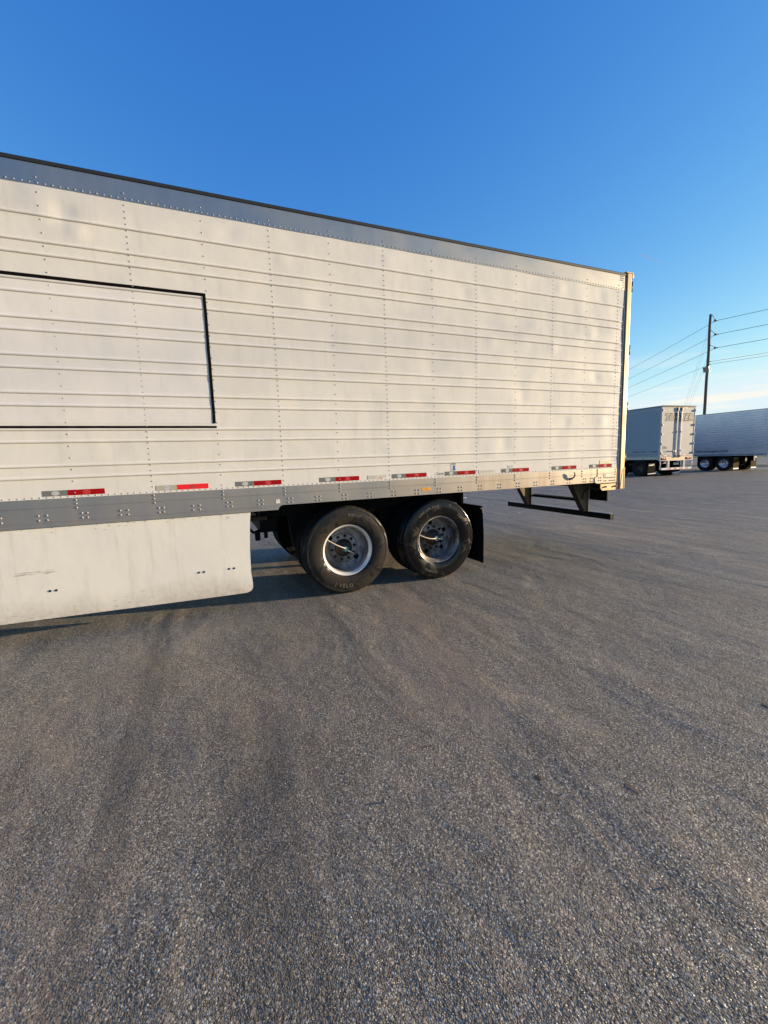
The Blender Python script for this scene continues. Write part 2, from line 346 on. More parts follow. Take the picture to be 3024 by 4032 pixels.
# ------------------------------------------------------------------ mesh builder
_txt = {}
class MB:
    def __init__(s): s.v, s.f, s.fm, s.sm, s.mats = [], [], [], [], []
    def mi(s, mat):
        if mat not in s.mats: s.mats.append(mat)
        return s.mats.index(mat)
    def add(s, vs, fs, mat, smooth=False, M4=None):
        b = len(s.v); k = s.mi(mat)
        s.v += [tuple(M4 @ Vector(p)) if M4 else tuple(p) for p in vs]
        for f in fs:
            s.f.append(tuple(i+b for i in f)); s.fm.append(k); s.sm.append(smooth)
        return s
    def box(s, x0, x1, y0, y1, z0, z1, mat, bev=0.0):
        if bev <= 0:
            vs = [(x, y, z) for x in (x0, x1) for y in (y0, y1) for z in (z0, z1)]
            fs = [(0, 1, 3, 2), (4, 6, 7, 5), (0, 4, 5, 1), (2, 3, 7, 6), (0, 2, 6, 4), (1, 5, 7, 3)]
            return s.add(vs, fs, mat)
        bm = bmesh.new(); bmesh.ops.create_cube(bm, size=1)
        for q in bm.verts:
            q.co = Vector(((x0+x1)/2+q.co.x*(x1-x0), (y0+y1)/2+q.co.y*(y1-y0), (z0+z1)/2+q.co.z*(z1-z0)))
        bmesh.ops.bevel(bm, geom=bm.edges[:], offset=min(bev, (x1-x0)*.45, (y1-y0)*.45, (z1-z0)*.45), segments=2, affect='EDGES', profile=0.6)
        bm.verts.index_update()
        s.add([q.co[:] for q in bm.verts], [[q.index for q in f.verts] for f in bm.faces], mat); bm.free(); return s
    def prism(s, poly, axis, a0, a1, mat):
        """poly: list of 2D points; axis: 'x','y','z' extrusion axis"""
        def P(p, a): return {'y': (p[0], a, p[1]), 'x': (a, p[0], p[1]), 'z': (p[0], p[1], a)}[axis]
        n = len(poly); vs = [P(p, a0) for p in poly]+[P(p, a1) for p in poly]
        fs = [tuple(range(n)), tuple(range(2*n-1, n-1, -1))]+[(i, i+n, (i+1) % n+n, (i+1) % n) for i in range(n)]
        return s.add(vs, fs, mat)
    def tube(s, pts, r, mat, seg=8, caps=True):
        pts = [Vector(p) for p in pts]; n = len(pts); rr = r if isinstance(r, (list, tuple)) else [r]*n
        vs, fs = [], []; ref = None
        for i, p in enumerate(pts):
            t = ((pts[min(i+1, n-1)]-p).normalized() + (p-pts[max(i-1, 0)]).normalized())
            t = t.normalized() if t.length > 1e-9 else Vector((0, 0, 1))
            if ref is None: ref = Vector((0, 0, 1)) if abs(t.z) < .9 else Vector((1, 0, 0))
            a = (ref - t*ref.dot(t)).normalized(); b = t.cross(a); ref = a
            for k in range(seg):
                w = 2*PI*k/seg; vs.append(p + (a*math.cos(w)+b*math.sin(w))*rr[i])
        for i in range(n-1):
            for k in range(seg):
                fs.append((i*seg+k, i*seg+(k+1) % seg, (i+1)*seg+(k+1) % seg, (i+1)*seg+k))
        if caps: fs += [tuple(range(seg-1, -1, -1)), tuple((n-1)*seg+k for k in range(seg))]
        return s.add(vs, fs, mat, True)
    def lathe(s, prof, mat, seg=64, center=(0, 0, 0), smooth=True, closed=False):
        """profile (r, y) spun about the y axis"""
        vs, fs = [], []; n = len(prof); cx, cy, cz = center
        for k in range(seg):
            w = 2*PI*k/seg
            for r, y in prof: vs.append((cx+r*math.cos(w), cy+y, cz+r*math.sin(w)))
        for k in range(seg):
            k2 = (k+1) % seg
            for i in range(n if closed else n-1):
                j = (i+1) % n
                fs.append((k*n+i, k*n+j, k2*n+j, k2*n+i))
        return s.add(vs, fs, mat, smooth)
    def dome(s, c, nrm, r, h, mat, seg=7):
        c, nrm = Vector(c), Vector(nrm).normalized()
        a = nrm.orthogonal().normalized(); b = nrm.cross(a); vs, fs = [], []
        for rr, hh in ((1, 0), (0.9, .45), (0.55, .85)):
            for k in range(seg):
                w = 2*PI*k/seg; vs.append(c+(a*math.cos(w)+b*math.sin(w))*r*rr+nrm*h*hh)
        vs.append(c+nrm*h)
        for i in range(2):
            for k in range(seg): fs.append((i*seg+k, i*seg+(k+1) % seg, (i+1)*seg+(k+1) % seg, (i+1)*seg+k))
        for k in range(seg): fs.append((2*seg+k, 2*seg+(k+1) % seg, 3*seg))
        return s.add(vs, fs, mat, True)
    def grid(s, rows, mat, smooth=True):
        n, mcols = len(rows), len(rows[0]); vs = [p for r in rows for p in r]
        fs = [(i*mcols+j, i*mcols+j+1, (i+1)*mcols+j+1, (i+1)*mcols+j) for i in range(n-1) for j in range(mcols-1)]
        return s.add(vs, fs, mat, smooth)
    def text(s, string, fn, mat, bold=0.0, shear=0.0, spacing=1.0):
        """built-in font text of height 1 (cap height about .7); fn maps (x, y) to a point"""
        key = (string, bold, shear, spacing)
        if key not in _txt:
            cu = bpy.data.curves.new('lettering', 'FONT'); cu.body = string; cu.offset = bold; cu.shear = shear
            cu.space_character = spacing; cu.align_x = 'CENTER'; cu.resolution_u = 4
            o = bpy.data.objects.new('lettering', cu); COL.objects.link(o)
            me = bpy.data.meshes.new_from_object(o.evaluated_get(bpy.context.evaluated_depsgraph_get()))
            _txt[key] = ([v.co[:2] for v in me.vertices], [tuple(p.vertices) for p in me.polygons])
            bpy.data.objects.remove(o); bpy.data.curves.remove(cu); bpy.data.meshes.remove(me)
        vs, fs = _txt[key]
        return s.add([fn(x, y) for x, y in vs], fs, mat)
    def slope_top(s):
        """the roof line falls a little towards the front of the trailer"""
        s.v = [(x, y, z-max(0.0, 6.83-x)*0.0057*min(1, max(0, (z-3.93)/0.08))) for x, y, z in s.v]; return s
    def build(s, name, parent=None, off=(0, 0, 0), loc=None):
        me = bpy.data.meshes.new(name)
        o3 = Vector(off)
        me.from_pydata([tuple(Vector(p)-o3) for p in s.v], [], s.f)
        for mt in s.mats: me.materials.append(mt)
        me.polygons.foreach_set('material_index', s.fm)
        me.polygons.foreach_set('use_smooth', s.sm)
        me.update()
        o = bpy.data.objects.new(name, me); COL.objects.link(o)
        if parent is not None: o.parent = parent
        if loc is not None: o.location = loc
        return o

def tag(o, label=None, cat=None, group=None, kind=None):
    for k, v in (('label', label), ('category', cat), ('group', group), ('kind', kind)):
        if v: o[k] = v
    return o
def empty(name, loc, rz=0.0):
    o = bpy.data.objects.new(name, None); COL.objects.link(o)
    o.empty_display_size = 0.3; o.location = loc; o.rotation_euler = (0, 0, rz); return o
def copy_tree(o, parent=None):
    c = o.copy(); COL.objects.link(c)
    if parent is not None: c.parent = parent
    for ch in list(o.children): copy_tree(ch, c)
    return c

# ------------------------------------------------------------------ ground
def sheet(name, x0, x1, y0, y1, z, mat, n=1):
    b = MB(); rows = [[(x0+(x1-x0)*i/n, y0+(y1-y0)*j/n, z) for i in range(n+1)] for j in range(n+1)]
    b.grid(rows, mat, False); return tag(b.build(name), kind='structure')
sheet('asphalt_lot', -3000, 3000, -3000, 3000, 0.0, M['asphalt'], 12)
sheet('field', 74, 2900, -2900, 2900, 0.004, M['field'])
sheet('road', 47, 73.9, -2900, 2900, 0.006, M['road'])
b = MB()
rows = []
for j in range(161):
    y = -120+j*2.0
    rows.append([(x, y, 0.005+0.16*math.sin(PI*min(1, max(0, (x-41.2)/5.6)))*(0.7+0.5*mnoise.noise(Vector((x*.4, y*.2, 0))))) for x in (41.2, 42.2, 43.4, 44.8, 46.2, 46.8)])
b.grid(rows, M['dry_verge']); tag(b.build('dry_verge'), kind='structure')
b = MB(); b.box(40.9, 41.15, -120, 200, 0.0, 0.14, M['concrete'], 0.02); tag(b.build('kerb'), kind='structure')

# ------------------------------------------------------------------ the near trailer
BASE = Vector((-1.1, 1.3, 0.0))
trailer = empty('semi_trailer', BASE)
tag(trailer, 'long white ribbed trailer with a black taped outline and white side skirt, nearest of all', 'trailer')
def part(mb, name, parent=trailer, label=None):
    o = mb.build(name, parent, BASE if parent is trailer else (0, 0, 0))
    if label: o['label'] = label
    return o
XF, XR = -9.2, 6.95                                # front and rear of the box
RIBS = [3.610, 3.406, 3.307, 3.105, 3.005, 2.802, 2.703, 2.503, 2.401, 2.197, 2.093, 1.890, 1.786, 1.580, 1.478]
RH, RW = 0.0120, 0.0128
def rib_h(z):
    for r in RIBS:
        d = abs(z-r)
        if d < RW: return RH*math.sqrt(max(0.0, 1-(d/RW)**2))
    return 0.0
ZB, ZT = 1.292, 3.845
zs = set([ZB, ZT])
for r in RIBS:
    for k in (-1.6, -1.08, 1.08, 1.6, -1, -.97, -.87, -.7, -.5, -.25, 0, .25, .5, .7, .87, .97, 1): zs.add(round(r+RW*k, 5))
zz = sorted(zs); extra = []
for a, c in zip(zz, zz[1:]):
    n = int((c-a)//0.035)
    for k in range(1, n+1): extra.append(a+(c-a)*k/(n+1))
ZS = sorted(zz+extra)
def wave(x, z):
    """oil-canning of the thin sheet; dies out at the ribs' rivet lines"""
    k = (0.32+0.50*min(1, max(0, (x-1.0)/4.5)))*min(1, max(0, (z-1.385)/0.2))
    w = mnoise.noise(Vector((x*3.0, z*2.4, 1.7)))*0.0070+mnoise.noise(Vector((x*6.1, z*4.3, 7.1)))*0.0022
    d = 0.0
    for cx, cz, r, a in ((0.16, 3.66, .10, .010), (0.24, 3.52, .07, -.009), (6.72, 1.44, .10, .006), (-0.02, 3.72, .14, -.005), (1.45, 3.70, .09, .005), (1.95, 3.55, .07, -.004), (2.3, 3.20, .10, .004), (3.1, 3.71, .08, -.005), (3.6, 2.60, .12, .005), (4.1, 3.5, .10, .006), (4.5, 2.95, .09, -.005), (5.0, 2.3, .11, .006), (5.5, 2.95, .10, -.006), (5.75, 1.98, .10, .006), (6.3, 2.6, .09, .006), (6.45, 2.0, .08, -.006), (5.6, 3.72, .08, -.006), (4.7, 1.70, .09, .005), (0.35, 1.70, .10, .004), (6.2, 3.2, .10, -.006), (6.35, 3.72, .12, .006), (5.2, 3.2, .16, -.004)):
        q = ((x-cx)**2+(z-cz)**2)/r**2
        if q < 4: d += a*math.exp(-q*1.6)
    return w*k+d
def skin_y(x, z): return -rib_h(z)+wave(x, z)
S = 0.6096
seams = [XF] + [0.632+2*S*k for k in range(-7, 5)] + [6.815]
for i in range(len(seams)-1):
    x0, x1 = seams[i], seams[i+1]
    if i < len(seams)-2: x1 += 0.0
    lift = 0.00020*(len(seams)-2-i)     # each sheet laps over the next one
    nx = max(2, int((x1-x0)/(0.05 if x1 > -1.3 else 0.3)))
    b = MB(); rows = []
    last = i == len(seams)-2
    for z in ZS:
        row = []
        for j in range(nx+1):
            x = x0+(x1-x0)*j/nx; y = skin_y(x, z)
            if last and x > 6.72:                   # beads run out to a point before the post
                t = (x-6.72)/0.10; y += rib_h(z)*min(1, t)**3
            row.append((x, y-lift, z))
        rows.append(row)
    b.grid(rows, M['panel'])
    # edge lips give the panel its own thickness at the seam
    for xe in (x0, x1):
        b.grid([[(xe, skin_y(xe, z)-lift, z), (xe, skin_y(xe, z)+0.004, z)] for z in ZS], M['panel'], False)
    # rivets belonging to this panel
    for c in range(-6, 12):
        xc = c*S
        if not (x0-0.001 <= xc < x1): continue
        step = 0.0508 if c % 2 else 0.1016
        z = 3.845-0.048 if c % 2 else 3.845-0.066
        while z > 1.335:
            h = rib_h(z)
            if not (1.900 < z < 3.145 and -9 < xc < 1.205 and abs(xc-1.2) < 0.01):
                b.dome((xc, skin_y(xc, z)-lift, z), (0, -1, 0), 0.0064, 0.0044, M['rivet_side'])
            z -= step
    x = math.ceil((max(x0, -3.6))/0.0508)*0.0508
    while x < x1:
        b.dome((x, skin_y(x, 1.308)-lift, 1.3085), (0, -1, 0), 0.0062, 0.0036, M['rivet_side']); x += 0.0508
    if last:
        z = 3.80
        while z > 1.33:
            b.dome((6.705, skin_y(6.705, z)-lift, z), (0, -1, 0), 0.006, 0.0036, M['rivet_side'])
            if z < 2.0: b.dome((6.775, -lift, z), (0, -1, 0), 0.006, 0.0036, M['rivet_side'])
            z -= 0.0508
    part(b, 'side_panel')

# roof, far side, front wall and floor
b = MB(); b.box(XF, 6.90, 0.02, 2.58, 4.046, 4.062, M['roof']); part(b.slope_top(), 'roof')
b = MB(); b.box(XF, 6.84, 2.56, 2.60, 1.06, 4.045, M['panel']); part(b.slope_top(), 'far_side_wall')
b = MB(); b.box(XF-0.03, XF-0.002, 0.02, 2.58, 1.05, 4.045, M['panel']); part(b.slope_top(), 'front_wall')
b = MB(); b.box(XF, 6.84, 0.03, 2.555, 1.20, 1.24, M['black_steel']); part(b, 'floor_deck')

# top rail
b = MB()
b.prism([(-0.0045, 3.834), (-0.0045, 4.035), (0.004, 4.042), (0.018, 4.044), (0.018, 3.834)], 'x', XF, 6.822, M['toprail'])
x = -3.6
while x < 6.80:
    b.dome((x, -0.0045, 3.851), (0, -1, 0), 0.0075, 0.0045, M['rivet']); x += 0.0508
for c in range(-6, 12): b.dome((min(c*S, 6.73), -0.0045, 3.892), (0, -1, 0), 0.0075, 0.0045, M['rivet'])
for r in range(3):
    for k in range(3): b.dome((6.735+0.026*k+0.008*(r == 1), -0.0045, 4.018-0.026*r), (0, -1, 0), 0.008, 0.005, M['rivet'])
for z in (3.94, 3.905, 3.87): b.dome((6.795, -0.0045, z), (0, -1, 0), 0.0075, 0.0045, M['rivet'])
part(b.slope_top(), 'top_rail')
b = MB(); b.prism([(-0.012, 4.036), (-0.013, 4.058), (-0.006, 4.068), (0.03, 4.070), (0.03, 4.047), (-0.002, 4.045)], 'x', XF, 6.835, M['edge_shade_and_sipe'])  # black strip stands in for the roof edge's shade
part(b.slope_top(), 'roof_edge_shade')

# bottom rail: deep section in front of the bogie, shallower with rounded step behind it
b = MB()
def rail_prof(zlow):
    if zlow < 1.07:
        return [(0.012, 1.2965), (-0.004, 1.2965), (-0.0045, 1.228), (-0.0075, 1.226), (-0.0075, 1.219), (-0.0030, 1.217), (-0.0030, 1.100),
                (-0.0065, 1.098), (-0.0065, 1.092), (-0.004, 1.090), (-0.004, 1.080), (-0.0075, 1.078), (-0.0075, 1.052), (0.012, 1.052)]
    return [(0.012, 1.2965), (-0.004, 1.2965), (-0.0045, 1.228), (-0.0075, 1.226), (-0.0075, 1.219), (-0.0030, 1.217), (-0.0030, zlow), (0.012, zlow)]
b.prism(rail_prof(1.05), 'x', XF, 1.752, M['botrail'])
arc = []
for k in range(9):
    w = PI/2*k/8; arc.append((1.752+0.055*(1-math.cos(w)), 1.043+0.055*math.sin(w)))
b.prism(rail_prof(1.099), 'x', 1.752, 6.40, M['botrail'])
b.prism([(1.752, 1.0985), (1.752, 1.052)]+arc[1:], 'y', -0.0030, 0.012, M['botrail'])
b.prism([(0.012, 1.2967), (-0.0085, 1.2967), (-0.0085, 1.232), (-0.012, 1.228), (-0.012, 1.221), (-0.0075, 1.218), (-0.0075, 1.082), (0.012, 1.082)], 'x', 6.40, 6.800, M['botrail'])
b.prism([(6.345, 1.16), (6.352, 1.098), (6.40, 1.082), (6.40, 1.175), (6.375, 1.185)], 'y', -0.010, -0.0032, M['botrail'])
def bolt(x, z, r=0.0095, y=-0.003, h=0.0065): b.dome((x, y, z), (0, -1, 0), r, h, M['rivet'])
for c in range(-6, 12):
    for z in (1.276, 1.2435, 1.206): bolt(c*S, z, 0.0095, -0.0045 if z > 1.22 else -0.003)
k = -12
while 0.0525+0.3048*k < 6.35:
    xq = 0.0525+0.3048*k
    zq = 1.134 if xq < 1.1 else 1.143
    wq = (0.020 if k % 2 == 0 else 0.030) if xq < 1.1 else 0.021
    for dx in (-wq, wq):
        for dz in (-0.0205, 0.0205): bolt(xq+dx, zq+dz)
    k += 1
for dx in (-.02, .02):
    for dz in (-.0205, .0205): bolt(6.288+dx, 1.143+dz); bolt(6.452+dx, 1.146+dz, y=-0.0075)
for k in range(7):
    bolt(6.545+0.038*k, 1.162, y=-0.0075)
    if k != 2: bolt(6.545+0.038*k, 1.116, y=-0.0075)
for z in (1.276, 1.243, 1.203): bolt(6.772, z, y=-0.0085); 
part(b, 'bottom_rail')

# rear post and doors
b = MB()
b.box(6.838, 6.845, -0.004, 0.06, 0.98, 4.02, M['panel'])
b.box(6.862, 6.948, -0.018, 0.10, 0.972, 4.076, M['post'], 0.009)
b.box(6.945, 6.958, -0.022, 0.00, 0.972, 1.30, M['post'], 0.003)
b.prism([(6.874, 0.985), (6.93, 0.985), (6.93, 1.27), (6.91, 1.24), (6.884, 1.05)], 'y', -0.0215, -0.0175, M['post'])
part(b, 'rear_post')
b = MB(); b.box(6.842, 6.95, 2.50, 2.62, 0.972, 4.076, M['post'], 0.010); part(b, 'rear_post')
b = MB(); b.box(6.835, 6.975, -0.020, 2.62, 4.077, 4.092, M['post'], 0.005); b.box(6.95, 6.99, -0.018, 0.03, 4.015, 4.075, M['post'], 0.008); part(b, 'rear_header')
b = MB(); b.box(6.86, 6.94, 0.10, 2.50, 0.972, 1.14, M['post'], 0.006); part(b, 'rear_sill')
for y0, y1 in ((0.105, 1.296), (1.304, 2.495)):
    b = MB(); b.box(6.875, 6.93, y0, y1, 1.15, 4.05, M['panel'], 0.006); part(b, 'rear_door')
for z, mat in ((3.90, 'hook_black'), (3.02, 'hook_black'), (2.20, 'post'), (1.45, 'post')):
    b = MB()
    b.box(6.952, 6.976, -0.006, 0.16, z-0.050, z+0.050, M[mat], 0.006)
    b.tube([(6.968, -0.010, z-0.068), (6.968, -0.010, z+0.068)], 0.010, M[mat], 10)
    part(b, 'door_hinge')

# black taped outline, white film and its ragged edge
def strip_along_x(b, x0, x1, z0, z1, mat, lift, n=40, wob=0.0):
    rows = []
    for t in (0, 0.33, 0.66, 1):
        rows.append([(x0+(x1-x0)*j/n, skin_y(x0+(x1-x0)*j/n, z0+(z1-z0)*t)-lift, z0+(z1-z0)*t+wob*mnoise.noise(Vector((j*.7, t > .5, 3)))) for j in range(n+1)])
    b.grid(rows, mat)
X0F = -4.6
b = MB(); cols = []
for z in [q for q in ZS if 1.915 < q < 3.118]:
    xr = 1.168+0.020*mnoise.noise(Vector((z*9, 0, 5)))+0.012*mnoise.noise(Vector((z*41, 0, 2)))
    if rib_h(z) > 0.003: xr -= 0.014
    xs = [X0F+(1.0-X0F)*j/110 for j in range(111)]+[1.05, 1.10, xr]
    cols.append([(x, skin_y(x, z)-0.0026, z) for x in xs])
b.grid(cols, M['film']); part(b, 'vinyl_film')
b = MB()
strip_along_x(b, X0F, 1.206, 3.112, 3.144, M['black_tape'], 0.0038, 110, 0.001)
strip_along_x(b, X0F, 1.212, 1.899, 1.920, M['black_tape'], 0.0038, 110, 0.0015)
part(b, 'outline_tape')
b = MB(); rows = []
for z in [q for q in ZS if 1.921 < q < 3.113]:
    xo = 0.004*mnoise.noise(Vector((z*5, 1, 0)))
    rows.append([(x+xo, min(skin_y(x, z), -0.002-rib_h(z)*0.9)-0.0042, z) for x in (1.180, 1.189, 1.198, 1.207)])
b.grid(rows, M['black_tape']); part(b, 'outline_tape')

# reflective strips
def flat(b, x0, x1, z0, z1, mat, y=-0.0032, d=0.0015, tilt=0.0):
    b.add([(x0, y, z0), (x1, y, z0+tilt), (x1, y, z1+tilt), (x0, y, z1), (x0, y+d, z0), (x1, y+d, z0+tilt), (x1, y+d, z1+tilt), (x0, y+d, z1)],
          [(0, 1, 2, 3), (0, 4, 5, 1), (1, 5, 6, 2), (2, 6, 7, 3), (3, 7, 4, 0)], mat)
TAPES = [-0.232, 0.635, 1.346, 2.212, 3.078, 3.790, 4.656, 5.523, 6.240, -1.10, -1.95, -2.8]
for k, x in enumerate(TAPES):
    b = MB(); bright = k == 1
    mg = M['refl_grey_lit'] if bright else M['refl_grey']
    flat(b, x, x+0.177, 1.318, 1.366, mg)
    flat(b, x+0.1775, x+0.456, 1.318, 1.366, M['refl_red_lit'] if bright else M['refl_red'])
    o = part(b, 'reflective_strip', label='bright red and gold reflective strip catching the light' if bright else None)
    for cx, mt, my, ti in ((x+0.09, M['emblem'], M['refl_grey'], M['ink_grey']), (x+0.318, M['emblem_red'], M['refl_red'], M['refl_red'])):
        b = MB()
        def ov(s, y): return [(cx+s*0.030*math.copysign(abs(math.cos(w))**0.8, math.cos(w)), y, 1.342+s*0.0185*math.sin(w)) for w in [2*PI*q/24 for q in range(24)]]
        b.add(ov(1.0, -0.0036), [tuple(range(24))], mt)
        b.add(ov(0.84, -0.0040), [tuple(range(24))], my)
        b.add(ov(0.78, -0.0044), [tuple(range(24))], mt)
        b.text('Utility', lambda u, v: (cx+u*0.0150, -0.0048, 1.3375+v*0.016), ti)
        b.build('emblem', o, BASE)
# labels
def lines(b, x0, x1, z0, z1, n, mat, y=-0.0042):
    for k in range(n):
        z = z1-(k+0.75)*(z1-z0)/(n+0.5); x = x0+0.004
        while x < x1-0.012:
            l = min(random.uniform(.006, .03), x1-0.004-x); flat(b, x, x+l, z-0.0022, z+0.0022, mat, y, 0.0005); x += l+0.005
b = MB(); flat(b, 2.772, 3.022, 1.320, 1.365, M['label']); lines(b, 2.772, 2.89, 1.32, 1.365, 4, M['ink_grey']); lines(b, 2.90, 3.01, 1.333, 1.365, 2, M['ink_grey'])
flat(b, 2.895, 2.955, 1.326, 1.334, M['ink_red'], -0.0042, .0005); part(b, 'decal')
b = MB(); flat(b, 3.685, 3.782, 1.322, 1.368, M['label']); flat(b, 3.69, 3.775, 1.360, 1.362, M['ink_grey'], -0.0042, .0005)
b.text('100 PSI', lambda u, v: (3.733+u*0.027, -0.0044, 1.331+v*0.030), M['ink'], 0.015); part(b, 'decal')
b = MB(); flat(b, 3.885, 3.965, 1.372, 1.470, M['label'])
b.add([(px, -0.0044, pz) for px, pz in ((3.908, 1.440), (3.940, 1.440), (3.940, 1.393), (3.956, 1.393), (3.924, 1.371), (3.892, 1.393), (3.908, 1.393))], [(0, 1, 2, 6), (3, 4, 5), (2, 3, 5, 6)], M['ink_blue'])
b.text('40 Ft', lambda u, v: (3.925+u*0.030, -0.0044, 1.447+v*0.028), M['ink'], 0.015); part(b, 'decal')
b = MB(); flat(b, 4.296, 4.553, 1.321, 1.366, M['label']); flat(b, 4.299, 4.550, 1.3235, 1.3635, M['label_tan'], -0.0036, .0005); flat(b, 4.303, 4.546, 1.327, 1.360, M['label'], -0.0039, .0005)
lines(b, 4.31, 4.52, 1.328, 1.360, 4, M['ink_grey']); flat(b, 4.527, 4.540, 1.332, 1.356, M['ink_grey'], -0.0042, .0005); part(b, 'decal')
b = MB(); flat(b, 4.763, 4.872, 1.372, 1.409, M['label'], tilt=0.003); lines(b, 4.77, 4.86, 1.374, 1.409, 3, M['ink_grey']); part(b, 'decal')
b = MB(); flat(b, 6.446, 6.683, 1.369, 1.420, M['label_tan']); lines(b, 6.46, 6.66, 1.375, 1.415, 3, M['label'], -0.0042); part(b, 'decal', label='yellowed peeling label')
b = MB(); flat(b, 3.469, 3.589, 1.150, 1.185, M['label_yellow'], -0.0048); lines(b, 3.475, 3.58, 1.152, 1.175, 2, M['ink_red'], -0.0055); flat(b, 3.51, 3.55, 1.176, 1.181, M['ink_red'], -0.0055, .0005); part(b, 'decal', label='small yellow warning label')
b = MB(); flat(b, 1.732, 1.774, 1.120, 1.163, M['label'], -0.0048); lines(b, 1.738, 1.768, 1.142, 1.163, 2, M['ink_grey'], -0.0055); part(b, 'decal', label='small square white sticker')
b = MB(); flat(b, 6.52, 6.57, 1.178, 1.215, M['ink_grey'], -0.0095); lines(b, 6.522, 6.568, 1.18, 1.213, 3, M['label'], -0.0100); part(b, 'decal')

# tie hook on the rail
b = MB()
b.box(5.850, 5.905, -0.016, -0.004, 1.165, 1.192, M['hook_black'], 0.003)
pts = [(5.868, -0.012, 1.180), (5.885, -0.022, 1.184), (5.905, -0.034, 1.200), (5.912, -0.042, 1.225), (5.905, -0.046, 1.255), (5.893, -0.046, 1.270)]
b.tube(pts, [0.010, 0.010, 0.010, 0.010, 0.009, 0.007], M['hook_black'], 10)
part(b, 'tie_hook')
# plate under the rear corner with two marker bolts
b = MB(); b.prism([(6.468, 1.068), (6.785, 1.068), (6.785, 0.972), (6.505, 0.972), (6.468, 1.01)], 'y', -0.010, 0.006, M['post'])
part(b, 'corner_plate')
for x, mt in ((6.575, 'rivet'), (6.772, 'lamp_red')):
    b = MB(); b.tube([(x, -0.010, 1.026), (x, -0.028, 1.026), (x, -0.032, 1.026)], [0.013, 0.012, 0.006], M[mt], 10); part(b, 'marker_stud')

# side skirt
b = MB()
def sk_out():
    pts = [(XF+1.5, 1.050), (1.472, 1.050)]
    for k in range(1, 9): pts.append((1.472-0.034*math.sin(PI/2*k/8)-0.004, 1.05-0.60*k/8))
    for k in range(1, 9): pts.append((1.434-0.006+0.016*math.sin(PI/2*k/8), 0.45-0.19*k/8))
    for k in range(1, 9):
        w = PI/2*k/8; pts.append((1.444-0.07*(1-math.cos(w)), 0.26-0.062*math.sin(w)))
    pts += [(1.2, 0.200), (-0.6, 0.232), (XF+1.5, 0.30)]
    return pts
edge = sk_out()
def skx(z):
    r = [p for p in edge if p[0] > 1.35]
    best = 1.44
    for (xa, za), (xb, zb) in zip(r, r[1:]):
        if min(za, zb) <= z <= max(za, zb) and abs(za-zb) > 1e-6: best = xa+(xb-xa)*(z-za)/(zb-za)
    return best
def sk_y(x, z): return 0.012+0.010*(1-(z-0.2)/0.85)+0.004*mnoise.noise(Vector((x*1.3, z*2.0, 4)))
def skbot(x): return 0.200+0.0178*(1.2-x) if x < 1.2 else 0.200
rows = []; rows2 = []
NZ = 44
for i in range(NZ+1):
    t = i/NZ; row = []; row2 = []
    for j in range(61):
        s_ = j/60
        xl = XF+1.5
        xn = xl+(1.372-xl)*(1-(1-s_/0.8)**2.0) if s_ <= 0.8 else 1.372+0.072*math.sin((s_-0.8)/0.2*PI/2)
        zb_ = skbot(xn) if xn <= 1.372 else 0.260-0.060*math.sqrt(max(0, 1-((xn-1.372)/0.072)**2))
        z = 1.049+(zb_-1.049)*t
        x = xn+(skx(max(z, 0.262))-1.444)*max(0.0, (s_-0.8)/0.2)**2
        xx = x
        y = sk_y(x, z)
        row.append((xx, y, z)); row2.append((xx, y+0.012, z))
    rows.append(row); rows2.append(row2)
b.grid(rows, M['skirt']); b.grid(rows2, M['skirt'])
b.grid([rows[-1], rows2[-1]], M['black_steel'], False)
b.grid([[r[-1] for r in rows], [r[-1] for r in rows2]], M['skirt'], False)
for x in (-0.277, -0.232, 0.938, 0.984, 1.223, 1.271, -1.5, -1.455, -2.7, -2.655):
    b.dome((x, sk_y(x, 0.479), 0.479), (0, -1, 0), 0.0115, 0.006, M['nut'])
part(b, 'side_skirt')
b = MB()
for k in range(46):
    x = random.uniform(-0.7, 1.44); z = 1.046-abs(random.gauss(0, 0.035)); r_ = random.uniform(.002, .007)
    b.add([(x+r_*math.cos(w)*1.6, sk_y(x, z)-0.0010, z+r_*math.sin(w)*random.uniform(.4, 1)) for w in [2*PI*q/6 for q in range(6)]], [tuple(range(6))], M['scuff'])
for k in range(30):
    x = random.uniform(-0.7, 1.40); z = 0.24+abs(random.gauss(0, 0.05)); l = random.uniform(.01, .05)
    b.add([(x, sk_y(x, z)-0.0010, z), (x+l, sk_y(x+l, z)-0.0010, z-0.002), (x+l*.8, sk_y(x+l, z)-0.0010, z+0.004), (x+.003, sk_y(x, z)-0.0010, z+0.003)], [(0, 1, 2, 3)], M['scuff'])
part(b, 'paint_chips')['kind'] = 'stuff'
# scrape on the skirt
b = MB()
for k in range(16):
    x = -0.53+random.random()*0.27; z = 0.655+random.uniform(-.02, .016); l = random.uniform(.03, .11)
    zz_ = [(x, z), (x+l, z+random.uniform(.0, .006)), (x+l*.7, z+.006), (x-.01, z+.004)]
    b.add([(px, sk_y(px, pz)-0.0012, pz) for px, pz in zz_], [(0, 1, 2, 3)], M['scuff'])
part(b, 'scrape_mark')

